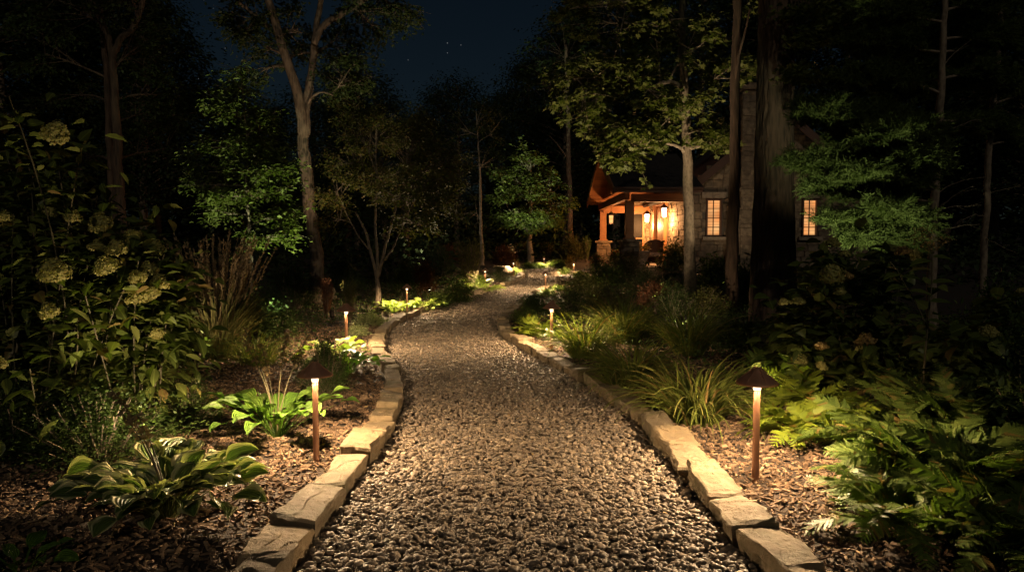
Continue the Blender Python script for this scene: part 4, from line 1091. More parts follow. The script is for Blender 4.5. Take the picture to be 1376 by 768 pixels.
# (photo px of the top centre, top py, distance, proto, width scale)
FAR = [(615, 92, 50, 0, .75, 'dark rounded tree in the middle of the skyline under the stars'), (655, 122, 56, 1, .7, 'low dark tree filling the dip right of the middle crown'), (588, 112, 54, 1, .6, 'narrow dark tree touching the left side of the middle crown'), (565, 138, 60, 0, .7, 'lowest dark tree in the skyline notch at left centre'),
       (712, 62, 46, 1, .65, 'dark tree whose crown steps up right of the starry gap'), (752, 20, 44, 0, .7, 'tall black tree at the right edge of the starry gap'), (690, 105, 52, 0, .6, 'dark tree low on the right shoulder of the starry gap'), (515, 125, 38, 1, .65, 'dark tree behind the Japanese maple, left of the starry gap'),
       (478, 70, 40, 0, .65, 'dark crown directly behind the right limb of the forked oak'), (465, 85, 42, 2, .8, 'dark conifer behind the fork of the lit oak'), (285, 95, 40, 0, .75, 'dark tree under the small sky patch left of the oak'), (320, 118, 44, 1, .8, 'dark tree right behind the layered sapling'), (205, 5, 34, 0, .65, 'tall black tree left of the small sky patch'),
       (185, -40, 32, 1, .7, 'black tree behind the double trunk on its right'), (150, -60, 36, 0, 1.0, 'black tree centred behind the double trunk'), (95, -50, 33, 2, 1.0, 'black conifer left of the double trunk'), (40, -60, 35, 0, 1.0, 'black tree above the top hydrangea blossoms'), (-20, -60, 30, 1, 1.0, 'black tree cut by the left picture edge'),
       (370, 128, 46, 2, .7, 'dark conifer below the left limb of the lit oak'), (420, 110, 48, 0, .8, 'dark tree behind the oak trunk'), (780, -30, 46, 2, 1.0, 'tall dark conifer above the pointed porch gable'), (830, -50, 44, 0, 1.0, 'dark tree behind the porch roof'), (885, -60, 44, 1, 1.0, 'dark tree above the lantern wall'),
       (945, -60, 42, 0, 1.1, 'dark tree behind the stone gable on its left'), (1010, -60, 42, 2, 1.0, 'dark conifer behind the chimney'), (1080, -70, 40, 0, 1.1, 'dark tree just right of the massive oak'), (1150, -60, 38, 1, 1.1, 'dark tree behind the left tips of the pine boughs'), (1215, -70, 36, 2, 1.1, 'dark conifer behind the white pine'),
       (1280, -60, 36, 0, 1.1, 'dark tree between the two pines'), (1345, -60, 34, 1, 1.1, 'dark tree behind the thinner pine'), (1400, -60, 32, 0, 1.1, 'dark tree cut by the right picture edge'), (545, 150, 34, 2, .6, 'short dark conifer behind the Japanese maple crown'), (760, 110, 40, 0, .7, 'dark tree behind the bare thin trunk')]
for i, (px, py, Yd, k, ws, lab) in enumerate(FAR):
    p = depth_pt(px, py, Yd); g0 = gz1(p[0], Yd); H0 = (13, 13, 14)[k]; s = (p[2] - g0) / (H0 * 1.04)
    if not used[k]:
        c = protos[k]; used[k] = True; c.location = (p[0], Yd, g0); c.rotation_euler = (0, 0, i * 1.7); c.scale = (ws * 1.15, ws * 1.15, s)
        tag(c, lab, 'tree', 'dark forest trees beyond the garden')
    else: dup(protos[k], (p[0], Yd, g0), i * 1.7, (ws * 1.15, ws * 1.15, s), lab, 'dark forest trees beyond the garden')
# far wood as one mass, low and dense
r = np.random.default_rng(77); a = Acc(); N = 26000
th = r.uniform(-1.0, 1.0, N); R_ = r.uniform(62, 80, N); X = R_ * np.sin(th); Yy = R_ * np.cos(th)
hh = 7.5 + 2.0 * np.sin(th * 23) + 1.3 * np.sin(th * 51 + 1); hh = np.maximum(hh, 3)
P = np.column_stack([X, Yy, slope(Yy) + r.random(N) ** .8 * hh])
scatter_leaves(a, r, P, T_DIA, 1.3)
tag(a.obj('distant_wood', FOL['dark']), 'solid black wood low behind all the trees', 'wood', kind='stuff')
a = Acc(); N = 26000
P = np.stack([r.uniform(-26, 26, N), r.uniform(19, 44, N)], 1); d = path_dist(P)
P = P[(d > 1.2) & ~((P[:, 0] > 2.6) & (P[:, 0] < 14) & (P[:, 1] > 21.5) & (P[:, 1] < 33)) & ~((P[:, 0] > -1.5) & (P[:, 1] < 27) & (P[:, 0] < 4))]
hgt = .5 + .5 * np.sin(P[:, 0] * 1.1 + np.sin(P[:, 1])) * np.sin(P[:, 1] * .9) + .15 * (P[:, 1] > 33) * 4
P = np.column_stack([P, gz(P[:, 0], P[:, 1]) + r.random(len(P)) * np.maximum(.25, hgt * 1.5)])
scatter_leaves(a, r, P, T_DIA, .26)
tag(a.obj('undergrowth', FOL['dark']), 'low dark woodland undergrowth among the far trunks', 'undergrowth', kind='stuff')
# ------------------------------------------------------------ garden plants
def hosta(label, px, py, R, n, leafL, leafW, fol, seed, stalks=0, group=None, e0=1.15, dark=False, xy=None, rise=.55):
    r = np.random.default_rng(seed); x, y = xy if xy is not None else bed_px(px, py)
    t = thing('hosta', label, 'hosta', (x, y, gz1(x, y)), 0, group)
    a = Acc(); az = np.arange(n) * 2.399 + r.normal(0, .2, n); ring = (np.arange(n) + .5) / n      # inner = upright
    ee = e0 - .75 * ring + r.normal(0, .10, n); Lp = R * (.30 + rise * ring) * r.uniform(.85, 1.15, n)
    P0 = np.stack([np.cos(az) * .03, np.sin(az) * .03, np.zeros(n)], 1)
    pts, d, nn = strips(a, P0, az, ee, ee - .35, Lp, .011, [1, .9, .9, 1.0], 2, .0)
    tip = pts[:, -1]; L = leafL * r.uniform(.7, 1.15, n)
    prof = [.12, .62, .88, .98, 1.0, .93, .78, .55, .28, .02]
    strips(a, tip, az + r.normal(0, .25, n), ee - .25, ee - 1.2 + r.normal(0, .22, n), L, L * leafW / leafL * r.uniform(.85, 1.1, n), prof, 7, .22, (.16, 1.6, r.uniform(0, 6, n)), 1.1, roll=r.normal(0, .28, n))
    a.obj('foliage', fol, t)
    for k in range(stalks):
        q = r.uniform(0, 6.28); s = Acc(); H = R * r.uniform(1.5, 2.1)
        pp, _, _ = strips(None, np.zeros((1, 3)), q, 1.45, .95, H, .01, [1] * 10, 2)
        tube(s, pp[0], np.linspace(.005, .003, 10), 5); st = s.obj('flower_stalk', M['stem'], t)
        s = Acc(); tt = r.uniform(.66, 1.0, 34) * 9; Q = np.stack([np.interp(tt, range(10), pp[0][:, c]) for c in range(3)], 1)
        DD = r.normal(size=(34, 3)) * [1, 1, .3] - [0, 0, .4]
        s.add(place(T_OVA[0], Q, DD, r.normal(size=(34, 3)), .035), T_OVA[1], T_OVA[2]); s.obj('blossom', FOL['plume'], st)
    return t
def grass(name, label, px, py, R, n, L, W, fol, seed, e0=(1.0, 1.5), bend=1.9, plumes=0, pl_h=1.2, xy=None, cat='grass', group=None):
    r = np.random.default_rng(seed); x, y = xy if xy is not None else bed_px(px, py)
    t = thing(name, label, cat, (x, y, gz1(x, y)), 0, group); a = Acc()
    az = r.uniform(0, 6.28, n); rr = R * .35 * np.sqrt(r.random(n)); P = np.stack([rr * np.cos(az), rr * np.sin(az), np.zeros(n)], 1)
    az2 = az + r.normal(0, .5, n); e = r.uniform(*e0, n); Ls = L * r.uniform(.5, 1.15, n)
    strips(a, P, az2, e, e - bend * r.uniform(.5, 1.15, n), Ls, W * r.uniform(.7, 1.2, n), [.7, 1, 1, .95, .8, .55, .05], 3, .35, pw=1.2, roll=r.normal(0, .3, n))
    a.obj('foliage', fol, t)
    if plumes:
        s = Acc(); az = r.uniform(0, 6.28, plumes); e = r.uniform(1.28, 1.55, plumes); L_ = pl_h * r.uniform(.75, 1.1, plumes)
        rr = R * .3 * np.sqrt(r.random(plumes)); P = np.stack([rr * np.cos(az), rr * np.sin(az), 0 * az], 1)
        pts, d, _ = strips(s, P, az, e, e - .25, L_, .006, [1, 1, 1, .8, .8, .6, .5], 2)
        tt = r.uniform(3.6, 6, (plumes, 46)); Q = np.empty((plumes, 46, 3))
        for k in range(plumes):
            for c in range(3): Q[k, :, c] = np.interp(tt[k], range(7), pts[k, :, c])
        DD = np.repeat(d[:, -1], 46, 0) + r.normal(0, .28, (plumes * 46, 3))
        s.add(place(T_SLIM[0], Q.reshape(-1, 3), DD, r.normal(size=(plumes * 46, 3)), .05, 1.9), T_SLIM[1], T_SLIM[2]); s.obj('plumes', FOL['plume'], t)
    return t
def pinna_tmpl(k=6):
    L = [(0, 0, 0)]; Rr = []
    for i in range(1, k + 1):
        u = i / (k + .4); w = .15 * (1 - u) ** .6 + .015
        L += [(w * .55, u - .09, 0), (w, u, .02)]
    verts = [(0, 0, 0)] + [(p[0], p[1], p[2]) for p in L[1:]] + [(0, 1, -.05)] + [(-p[0], p[1], p[2]) for p in L[1:][::-1]]
    nL = 2 * k; mids = [(0, p[1], 0) for p in L[1:]]
    b = len(verts); verts += mids; f = []
    for i in range(nL - 1):
        f.append((b + i, 1 + i, 2 + i, b + i + 1)); f.append((b + i + 1, len(verts) - len(mids) - 1 - (i + 1), len(verts) - len(mids) - 1 - i, b + i))
    f.append((b + nL - 1, nL, nL + 1)); f.append((b + nL - 1, nL + 1, nL + 2)); f.append((0, 1, b)); f.append((0, b, b - 1))
    return tmpl(verts, f)
T_PIN = pinna_tmpl()
T_PIN_S = T_SLIM
def fern(label, px, py, n, L, fol, seed, W=.13, pin=22, e0=(.5, 1.25), T=None, xy=None, name='fern', group=None, bend=1.15, pw_=1.15):
    r = np.random.default_rng(seed); x, y = xy if xy is not None else bed_px(px, py)
    t = thing(name, label, 'fern', (x, y, gz1(x, y)), 0, group); a = Acc(); S = 24
    az = np.arange(n) * 2.399 + r.normal(0, .3, n); e = r.uniform(*e0, n); Ls = L * r.uniform(.65, 1.15, n)
    P0 = np.stack([np.cos(az) * .04, np.sin(az) * .04, 0 * az], 1); roll = r.normal(0, .35, n)
    pts, d, nn = strips(a, P0, az, e, e - bend * r.uniform(.7, 1.3, n), Ls, .008, np.linspace(1, .3, S), 2, pw=1.3, roll=roll)
    side = np.cross(d, nn)
    T = T or T_PIN
    for i in range(pin):
        s = .20 + .79 * i / (pin - 1); f = s * (S - 1); j = int(min(f, S - 2)); w = f - j
        p = pts[:, j] * (1 - w) + pts[:, j + 1] * w; dj, sj, nj = d[:, j], side[:, j], nn[:, j]
        pl = W * min(1, .45 + 2.6 * (s - .2)) * (1 - s) ** .55 * 1.25 + .012
        for sg in (-1, 1):
            D_ = sj * sg * .9 + dj * (.38 + .5 * s) - np.array([0, 0, .12]) + r.normal(0, .09, (n, 3))
            Nn = nj + r.normal(0, .22, (n, 3))
            a.add(place(T[0], p, D_, Nn, pl * r.uniform(.85, 1.1, n) * Ls / L, pw_), T[1], T[2])
    a.obj('fronds', fol, t); return t

# proto shrubs: about 1 m wide, 0.8 m high, foliage lumpy with gaps
def shrub_proto(kind, seed, n, leaf, T, fol, stem_e=(0.7, 1.5), lump=.35, flower=None):
    r = np.random.default_rng(seed); t = thing('shrub', '', 'shrub'); st = Acc(); lv = Acc(); fl = Acc()
    k = n // 36
    for i in range(k):
        az = r.uniform(0, 6.28); e = r.uniform(.25, 1.5); R = r.uniform(.62, 1.0) if kind != 'upright' else r.uniform(.7, 1.05)
        if kind == 'upright': e = r.uniform(1.05, 1.5); 
        c = np.array([.5 * math.cos(e) * math.cos(az) * R, .5 * math.cos(e) * math.sin(az) * R, .06 + .72 * math.sin(e) * R])
        if kind == 'mound': c[2] *= .75
        b0 = np.array([c[0] * .15, c[1] * .15, -.03])
        B = bez(b0, c, .05, 5, r)
        if i % 3 == 0: tube(st, B, np.linspace(.009, .003, 5), 4, caps=False)
        ln = np.linspace(0, 1, 12); m = 36; u = r.uniform(.45 if kind != 'upright' else .2, 1.12, m)
        Q = b0 + (c - b0) * u[:, None] + r.normal(0, .045 + .02 * lump, (m, 3)) * np.array([1, 1, .8])
        if kind == 'upright': Q = b0 + (c - b0) * u[:, None] + r.normal(0, .02, (m, 3))
        Q[:, 2] = np.maximum(Q[:, 2], .02)
        scatter_leaves(lv, r, Q, T, leaf, out=(Q - [0, 0, .1]) * [1, 1, .9], flat=.3, droop=.05 if kind != 'upright' else -.5)
        if flower and r.random() < .45:
            Q = c * 1.03 + r.normal(0, .02, (16, 3)); scatter_leaves(fl, r, Q, T_DIA, .032, flat=.4)
    st.obj('stem', M['twig'], t); lv.obj('foliage', fol, t)
    if fl.n: fl.obj('blossom', flower, t)
    return t
PR_ = {
 'box': shrub_proto('round', 51, 9000, .026, T_OVA, FOL['box']),
 'leafy': shrub_proto('round', 52, 3000, .062, T_OVA, FOL['shrub']),
 'olive': shrub_proto('round', 53, 4200, .048, T_OVA, FOL['shrub_olive']),
 'fine': shrub_proto('upright', 54, 5000, .05, T_SLIM, FOL['shrub_olive']),
 'mound': shrub_proto('mound', 55, 3400, .055, T_OVA, FOL['shrub']),
 'flower': shrub_proto('round', 56, 3600, .045, T_OVA, FOL['shrub'], flower=FOL['redflower']),
 'white': shrub_proto('mound', 57, 2200, .060, T_OVA, FOL['whitevar']),
}
pused = {}
def shrub(kind, px, py, w, h, label, fol=None, name=None, cat=None):
    x, y = bed_px(px, py); wm = w * y / F; hm = h * y / F
    sc = (wm, wm, hm / (.9 if kind != 'mound' else .7)); rz = (px * 7.3 + py) % 6.28
    src = PR_[kind]
    o = dup(src, (x, y, gz1(x, y) - .01), rz, sc, label, mats=({'foliage': FOL[fol]} if fol else None))
    if name: o.name = name
    if cat: o['category'] = cat
    return o
R_, RU, TW, JM, LI = None, 'rust', 'grass_tawny', 'jmaple', 'hosta_lime'
SH = [
 ('box', 135, 622, 250, 125, 'wide dark boxwood mound below the left hydrangea, above the variegated hosta', None),
 ('box', 15, 615, 190, 130, 'dark boxwood cut by the left edge under the hydrangea', None),
 ('box', 250, 575, 120, 85, 'dark small-leaved mound between the variegated hosta and the feathery grass', None),
 ('leafy', 225, 500, 120, 90, 'dim leafy shrub between the hydrangea blossoms and the feathery grass', None),
 ('box', 395, 420, 75, 78, 'small-leaved shrub at the foot of the forked oak', None),
 ('leafy', 330, 450, 90, 70, 'dim leafy shrub right of the tall feathery grass', 'box'),
 ('box', 437, 530, 88, 96, 'rounded dark shrub right behind the nearest left copper lamp', None),
 ('fine', 440, 425, 40, 55, 'wispy brown-tipped perennial left of the half hidden lamp', RU),
 ('fine', 470, 430, 44, 58, 'feathery dark perennial under the Japanese maple stems', None),
 ('white', 497, 435, 58, 30, 'variegated low plant with pale leaves left of the lime hostas', None),
 ('white', 478, 450, 44, 26, 'variegated low plant with pale leaves just above the left edging corner', None),
 ('box', 462, 395, 50, 60, 'dark rounded shrub left of the Japanese maple foot', None),
 ('olive', 545, 398, 50, 60, 'dark shrub right of the Japanese maple foot', 'shrub'),
 ('olive', 572, 398, 40, 58, 'red-brown barberry behind the left bend lamp', RU),
 ('mound', 590, 408, 46, 28, 'low green mound right of the bend lamp hostas', 'shrub'),
 ('mound', 616, 402, 54, 34, 'low green mound left of the glowing lime fern', 'fern'),
 ('leafy', 560, 335, 46, 36, 'bright green lit bush deep in the left beds', 'hosta_lime'),
 ('box', 590, 372, 50, 50, 'dark clipped shrub left of the tawny grass dome', None),
 ('fine', 632, 384, 84, 66, 'tawny dome of ornamental grass left of the path', TW),
 ('olive', 604, 352, 34, 28, 'rust-topped shrub behind the tawny grass dome', RU),
 ('olive', 676, 358, 44, 34, 'rust-brown shrub between the tawny dome and the far gravel', RU),
 ('box', 672, 378, 42, 26, 'dark low shrub between the lime fern and the end of the left edging', None),
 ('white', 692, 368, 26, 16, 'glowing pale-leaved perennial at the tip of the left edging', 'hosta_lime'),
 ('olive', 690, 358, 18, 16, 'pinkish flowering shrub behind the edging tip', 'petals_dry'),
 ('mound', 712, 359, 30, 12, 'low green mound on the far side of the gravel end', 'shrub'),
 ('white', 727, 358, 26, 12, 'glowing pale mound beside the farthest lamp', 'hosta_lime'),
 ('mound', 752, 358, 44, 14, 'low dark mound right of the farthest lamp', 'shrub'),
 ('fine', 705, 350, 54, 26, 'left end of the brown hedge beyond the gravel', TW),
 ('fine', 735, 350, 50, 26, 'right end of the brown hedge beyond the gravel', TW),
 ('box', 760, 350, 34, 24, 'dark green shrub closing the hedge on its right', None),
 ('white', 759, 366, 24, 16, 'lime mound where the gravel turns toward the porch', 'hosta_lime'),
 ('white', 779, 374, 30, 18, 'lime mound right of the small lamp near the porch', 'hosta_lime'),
 ('olive', 766, 362, 16, 22, 'pink-tipped perennial beside the small porch-side lamp', 'petals_dry'),
 ('olive', 770, 352, 40, 40, 'loose olive shrub left of the porch pier', None),
 ('fine', 788, 352, 28, 36, 'upright blade-leaved shrub against the left porch pier', 'shrub'),
 ('flower', 828, 360, 38, 30, 'red flowering bush in front of the left porch pier', None),
 ('flower', 802, 364, 32, 28, 'smaller red flowering bush left of the porch pier', None),
 ('box', 840, 378, 84, 42, 'dense green shrub below the red flowers', 'shrub'),
 ('mound', 815, 385, 60, 36, 'lime tinged mound below the small red bush', 'fern'),
 ('olive', 782, 405, 66, 44, 'olive shrub right of the small lamp seen against the gravel', None),
 ('white', 735, 396, 34, 14, 'glowing lime groundcover at the foot of the small gravel-side lamp', 'hosta_lime'),
 ('white', 748, 388, 26, 12, 'glowing lime groundcover above the small gravel-side lamp', 'hosta_lime'),
 ('olive', 718, 418, 54, 30, 'dark shrub spilling over the inner bend of the gravel', 'box'),
 ('mound', 705, 432, 44, 26, 'low dark shrub at the very tip of the right edging', None),
 ('box', 768, 430, 76, 46, 'dark dense shrub behind the inner bend lamp', None),
 ('olive', 815, 430, 76, 52, 'brown-green shrub behind the bright arching grass', TW),
 ('box', 868, 395, 74, 40, 'dark shrub below the porch step', None),
 ('leafy', 905, 368, 56, 50, 'loose sunlit-looking shrub in front of the lantern wall', 'shrub_olive'),
 ('olive', 878, 415, 60, 44, 'rusty-leaved shrub left of the pale maple trunk', RU),
 ('box', 905, 425, 76, 50, 'dark shrub at the left foot of the pale maple', None),
 ('leafy', 960, 390, 70, 52, 'leafy shrub under the first cottage window', None),
 ('olive', 950, 425, 66, 48, 'olive shrub right of the pale maple foot', None),
 ('leafy', 998, 412, 48, 66, 'leafy shrub between the slim dark trunk and the massive oak', 'box'),
 ('leafy', 1085, 360, 50, 66, 'shrub covering the bottom of the right cottage window', 'box'),
 ('box', 1075, 420, 60, 60, 'dark shrub right behind the foot of the massive oak', None),
 ('leafy', 1125, 390, 70, 60, 'dim leafy shrub under the pine bough tips', 'box'),
 ('leafy', 1340, 470, 110, 110, 'dark leafy shrub cut by the right edge', 'box'),
 ('box', 850, 455, 80, 50, 'dark shrub behind the middle clump of green grass', None),
 ('olive', 985, 470, 90, 60, 'dark olive shrub left of the big hydrangea at right', 'box'),
 ('leafy', 1390, 610, 190, 200, 'deep dark shrub at the right edge behind the big ferns', 'box'),
 ('leafy', 30, 480, 150, 140, 'black-green shrub behind the lower hydrangea leaves', 'box'),
 ('leafy', 375, 455, 66, 56, 'dark shrub behind the hosta with flower stalks', 'box'),
 ('box', 1000, 395, 40, 40, 'dark low shrub behind the slim dark trunk', None),
]
for kind, px, py, w, h, lab, fo in SH: shrub(kind, px, py, w, h, lab, fo)
def remove(o):
    for c in list(o.children): remove(c)
    bpy.data.objects.remove(o)
for o in PR_.values(): remove(o)

# hostas
hosta('large variegated hosta with cream leaf margins at left foreground', 226, 694, .38, 125, .19, .15, FOL['hosta_var'], 61, stalks=3, rise=.75, e0=1.3)
hosta('yellow-green hosta with tall flower stalks beside the left foreground lamp', 372, 585, .44, 52, .19, .125, FOL['hosta'], 62, stalks=5, rise=.8, e0=1.3)
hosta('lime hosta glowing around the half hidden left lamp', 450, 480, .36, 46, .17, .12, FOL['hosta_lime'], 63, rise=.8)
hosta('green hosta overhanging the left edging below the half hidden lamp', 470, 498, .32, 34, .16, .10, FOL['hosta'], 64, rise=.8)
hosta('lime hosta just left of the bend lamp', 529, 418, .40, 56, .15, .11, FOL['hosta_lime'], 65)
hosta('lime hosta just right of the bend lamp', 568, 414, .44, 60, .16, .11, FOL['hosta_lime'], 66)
hosta('darker hosta right of the lime bend hostas, nearer the tawny grass', 583, 410, .30, 34, .15, .09, FOL['hosta'], 67)
hosta('small shaded hosta at the lower left corner of the bed', 28, 768, .16, 12, .13, .08, FOL['hosta'], 68)
# grasses
grass('feather_grass', 'tall feather reed grass with brown plumes behind the left beds', 290, 480, .62, 520, .95, .013, FOL['grass_tawny'], 71, (1.0, 1.5), 1.0, 120, 1.42)
grass('fountain_grass', 'big arching grass clump just left of the right foreground lamp', 935, 562, .52, 420, .74, .015, FOL['grass'], 72, (.75, 1.5), 2.0)
grass('fountain_grass', 'bright arching grass clump right of the inner bend lamp', 785, 478, .50, 340, .74, .017, FOL['grass'], 73, (.75, 1.45), 2.0)
grass('fountain_grass', 'dim green grass clump between the bright and the big arching clumps', 850, 515, .46, 340, .66, .015, FOL['grass'], 74, (.8, 1.45), 1.9)
grass('fountain_grass', 'tall dim grass clump behind the bright arching one', 838, 462, .5, 300, .85, .017, FOL['grass'], 75, (.9, 1.5), 1.5)
grass('fountain_grass', 'dim grass clump behind the big arching one near the massive oak', 925, 478, .5, 300, .80, .016, FOL['grass'], 76, (.9, 1.5), 1.5)
grass('low_grass', 'low wispy grass at the foot of the feather reed grass', 345, 490, .5, 260, .55, .008, FOL['grass'], 77, (.7, 1.4), 1.6)
grass('fountain_grass', 'small grass clump overhanging the right edging below the middle clump', 830, 520, .28, 150, .40, .010, FOL['grass'], 78, (.7, 1.4), 2.0)
# ferns
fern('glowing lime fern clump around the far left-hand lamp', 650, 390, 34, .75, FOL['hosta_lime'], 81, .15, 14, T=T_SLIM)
fern('lime fern with lobed fronds right of the right foreground lamp', 1090, 590, 44, .48, FOL['fern_lime'], 82, .12, 13, bend=1.4, pw_=1.5)
fern('lime fern behind the right foreground lamp, touching the hydrangea', 1085, 552, 34, .50, FOL['fern_lime'], 83, .12, 13, pw_=1.5)
fern('feathery green fern left of the inner bend lamp', 726, 452, 38, .42, FOL['fern_lime'], 84, .13, 13, e0=(.6, 1.4))
fern('large green fern spilling over the mulch at right foreground', 1258, 668, 60, .60, FOL['fern'], 85, .15, 26)
fern('large dim fern at the right edge of the foreground', 1345, 690, 54, .66, FOL['fern'], 86, .15, 26)
fern('upright dim fern behind the large foreground fern', 1290, 610, 50, .62, FOL['fern'], 87, .13, 26, e0=(.9, 1.45))
fern('mid-sized fern between the lime fern and the large foreground fern', 1180, 610, 44, .52, FOL['fern'], 88, .12, 22)
fern('dark fern at the bottom right corner', 1360, 745, 40, .52, FOL['fern'], 89, .12, 22)
fern('second broad fern just right of the large foreground fern', 1300, 650, 50, .58, FOL['fern'], 91, .13, 24)
fern('fern nearest the mulch gap at right, low and spreading', 1215, 710, 40, .46, FOL['fern'], 92, .11, 20)
fern('dim fern tucked under the heart-shaped hydrangea leaves', 1235, 590, 44, .60, FOL['fern'], 93, .13, 24, e0=(.7, 1.4))
fern('low dim fern behind the nearest part of the right bed shrubs', 1010, 530, 20, .5, FOL['fern'], 90, .15, 14)

# hydrangeas
def head_mesh(seed, rx, rz, n, pet, fol):
    r = np.random.default_rng(seed); a = Acc()
    c = nrm(r.normal(size=(n, 3))); c[:, 2] = np.abs(c[:, 2]) * 1.2 - .25; lump = 1 + .13 * np.sin(c[:, 0] * 7 + seed) * np.sin(c[:, 1] * 6) + .12 * np.sin(c[:, 2] * 9)
    P = c * [rx, rx, rz] * (lump * r.uniform(.75, 1.05, n))[:, None]; Nn = nrm(c + r.normal(0, .35, (n, 3)))
    t1 = nrm(np.cross(Nn, r.normal(size=(n, 3)))); t2 = np.cross(Nn, t1)
    for k in range(4):
        q = k * math.pi / 2; D_ = t1 * math.cos(q) + t2 * math.sin(q) + Nn * .25
        a.add(place(T_DIA[0] * [1.6, 1, 1], P, D_, Nn, pet), T_DIA[1], T_DIA[2])
    st = r.choice(n, n // 5, False)
    for i in st[:30]: tube(a, np.array([[0, 0, -rz * .4], P[i] * .6, P[i]]), [.003, .002, .001], 3, caps=False)
    return a.mesh('blossom', fol)
def hydrangea(label, base_xy, heads, leafT, leafL, seed, extra, hm, spread, fill=16):
    r = np.random.default_rng(seed); x, y = base_xy; g0 = gz1(x, y); org = np.array([x, y, g0])
    t = thing('hydrangea', label, 'hydrangea', tuple(org)); st = Acc(); lv = Acc()
    tips = [(np.asarray(p), s) for p, s in heads] + [(np.asarray(p), 0) for p in extra]
    for k, (p, s) in enumerate(tips):
        b = org + np.array([r.uniform(-spread, spread), r.uniform(-.3, .3), -.02]); b = b * [1, 1, 1]; b[0] = b[0] * .5 + p[0] * .5; b[1] = b[1] * .5 + p[1] * .5
        b[2] = gz1(b[0], b[1]) - .02
        B = bez(b, p, .12, 12, r); tube(st, B - org, np.linspace(.007, .004, 12), 5, caps=False)
        L = np.linalg.norm(p - b); m = int(max(3, L * .85 / .062)); us = np.linspace(.22, .97, m)
        P, D_ = [], []
        az0 = r.uniform(0, 3)
        for i, u in enumerate(us):
            q = np.array([np.interp(u * 11, range(12), B[:, c]) for c in range(3)])
            az = az0 + (i % 2) * 1.57
            for sg in (0, math.pi): P.append(q); D_.append([math.cos(az + sg) , math.sin(az + sg), r.uniform(-.35, .45)])
        P, D_ = np.array(P), np.array(D_) + r.normal(0, .2, (len(P), 3)); N = len(P)
        pet = nrm(D_) * .03; lv.add(place(leafT[0], P - org + pet, D_, np.stack([r.normal(0, .35, N), r.normal(0, .35, N), np.ones(N)], 1), leafL * r.uniform(.6, 1.15, N), r.uniform(.8, 1.1, N)), leafT[1], leafT[2])
        if s:
            o = bpy.data.objects.new('blossom', hm[k % len(hm)]); COL.objects.link(o); o.parent = t; o.location = tuple(p - org + np.array([0, -.25, .06])); o.rotation_euler = (r.normal(0, .35), r.normal(0, .35), r.uniform(0, 6)); o.scale = (s, s, s * r.uniform(.85, 1.15))
    TP = np.array([p for p, s in tips]); Q = np.repeat(TP, fill, 0) + r.normal(0, 1, (len(TP) * fill, 3)) * [.13, .13, .15] - [0, 0, .12]
    Q[:, 2] = np.maximum(Q[:, 2], g0 + .08); cen = TP.mean(0)
    scatter_leaves(lv, r, Q - org, leafT, leafL * .95, out=(Q - cen) + r.normal(0, .3, Q.shape), flat=.45, droop=.2)
    st.obj('stem', M['stem'], t); lv.obj('foliage', FOL['hydrangea'], t); return t
hm1 = [head_mesh(k, .105, .12, 620, .0135, FOL['petals']) for k in (1, 2, 3)]
hm2 = [head_mesh(k, .10, .085, 480, .0135, FOL['petals_dry'] if k == 5 else FOL['petals']) for k in (4, 5, 6)]
D = depth_pt
rh = np.random.default_rng(5)
LH = [(12, 130, 4.3, 1.0), (108, 203, 4.6, .85), (44, 312, 4.6, .6), (128, 308, 4.9, .65), (96, 300, 5.1, .6), (165, 316, 4.8, .8), (110, 380, 4.3, .95), (175, 372, 4.6, .85), (206, 332, 5.1, .65), (231, 346, 5.2, .75), (238, 392, 5.0, .7), (228, 405, 4.9, .75), (207, 412, 4.9, .6), (104, 430, 4.3, .6), (236, 455, 4.9, .5), (186, 350, 4.7, .7), (225, 376, 5.0, .7), (40, 495, 4.2, .45), (160, 345, 4.9, .6), (212, 385, 4.8, .6)]
ext = [D(rh.uniform(-90, 225), 0, 1) for _ in range(0)]
for _ in range(150):
    px = rh.uniform(-120, 235); lo = 150 + max(0, px) * .85 + (30 if px < 60 else 0); py = rh.uniform(lo, 500); ext.append(D(px, py, rh.uniform(4.9, 5.8)))
hydrangea('huge left panicle hydrangea with many greenish gold blossoms', (-3.0, 4.9), [(D(a_, b_, c_), s_ * .82) for a_, b_, c_, s_ in LH], T_OVA, .125, 95, ext, hm1, .5)
RH = [(1103, 378, 7.2, 1.15), (1118, 380, 7.5, .8), (1058, 412, 7.4, .7), (1040, 412, 7.5, .55), (1082, 398, 7.6, .5), (1104, 336, 8, .8), (1120, 350, 8.2, .6), (1195, 347, 7.6, .75), (1186, 345, 7.7, .6), (1210, 352, 7.6, .7), (1145, 464, 6.8, .85), (1058, 488, 6.6, .7), (1086, 495, 6.4, .5), (1088, 470, 6.9, .6), (1302, 452, 6.6, .75), (1160, 370, 8, .8), (1178, 368, 8.1, .7), (1112, 400, 7.4, .6), (1350, 398, 8, .6), (1082, 354, 8.3, .45), (1140, 470, 7, .6)]
ext = []
for _ in range(110):
    px = rh.uniform(1050, 1400); py = rh.uniform(425 if px < 1240 else 450, 560); ext.append(D(px, py, rh.uniform(6.8, 8.2)))
hydrangea('big right hydrangea with broad leaves and yellowish blossoms behind the ferns', (3.6, 7.2), [(D(a_, b_, c_ - .5), s_ * .95) for a_, b_, c_, s_ in RH], T_HEART, .15, 96, ext, hm2, .6)
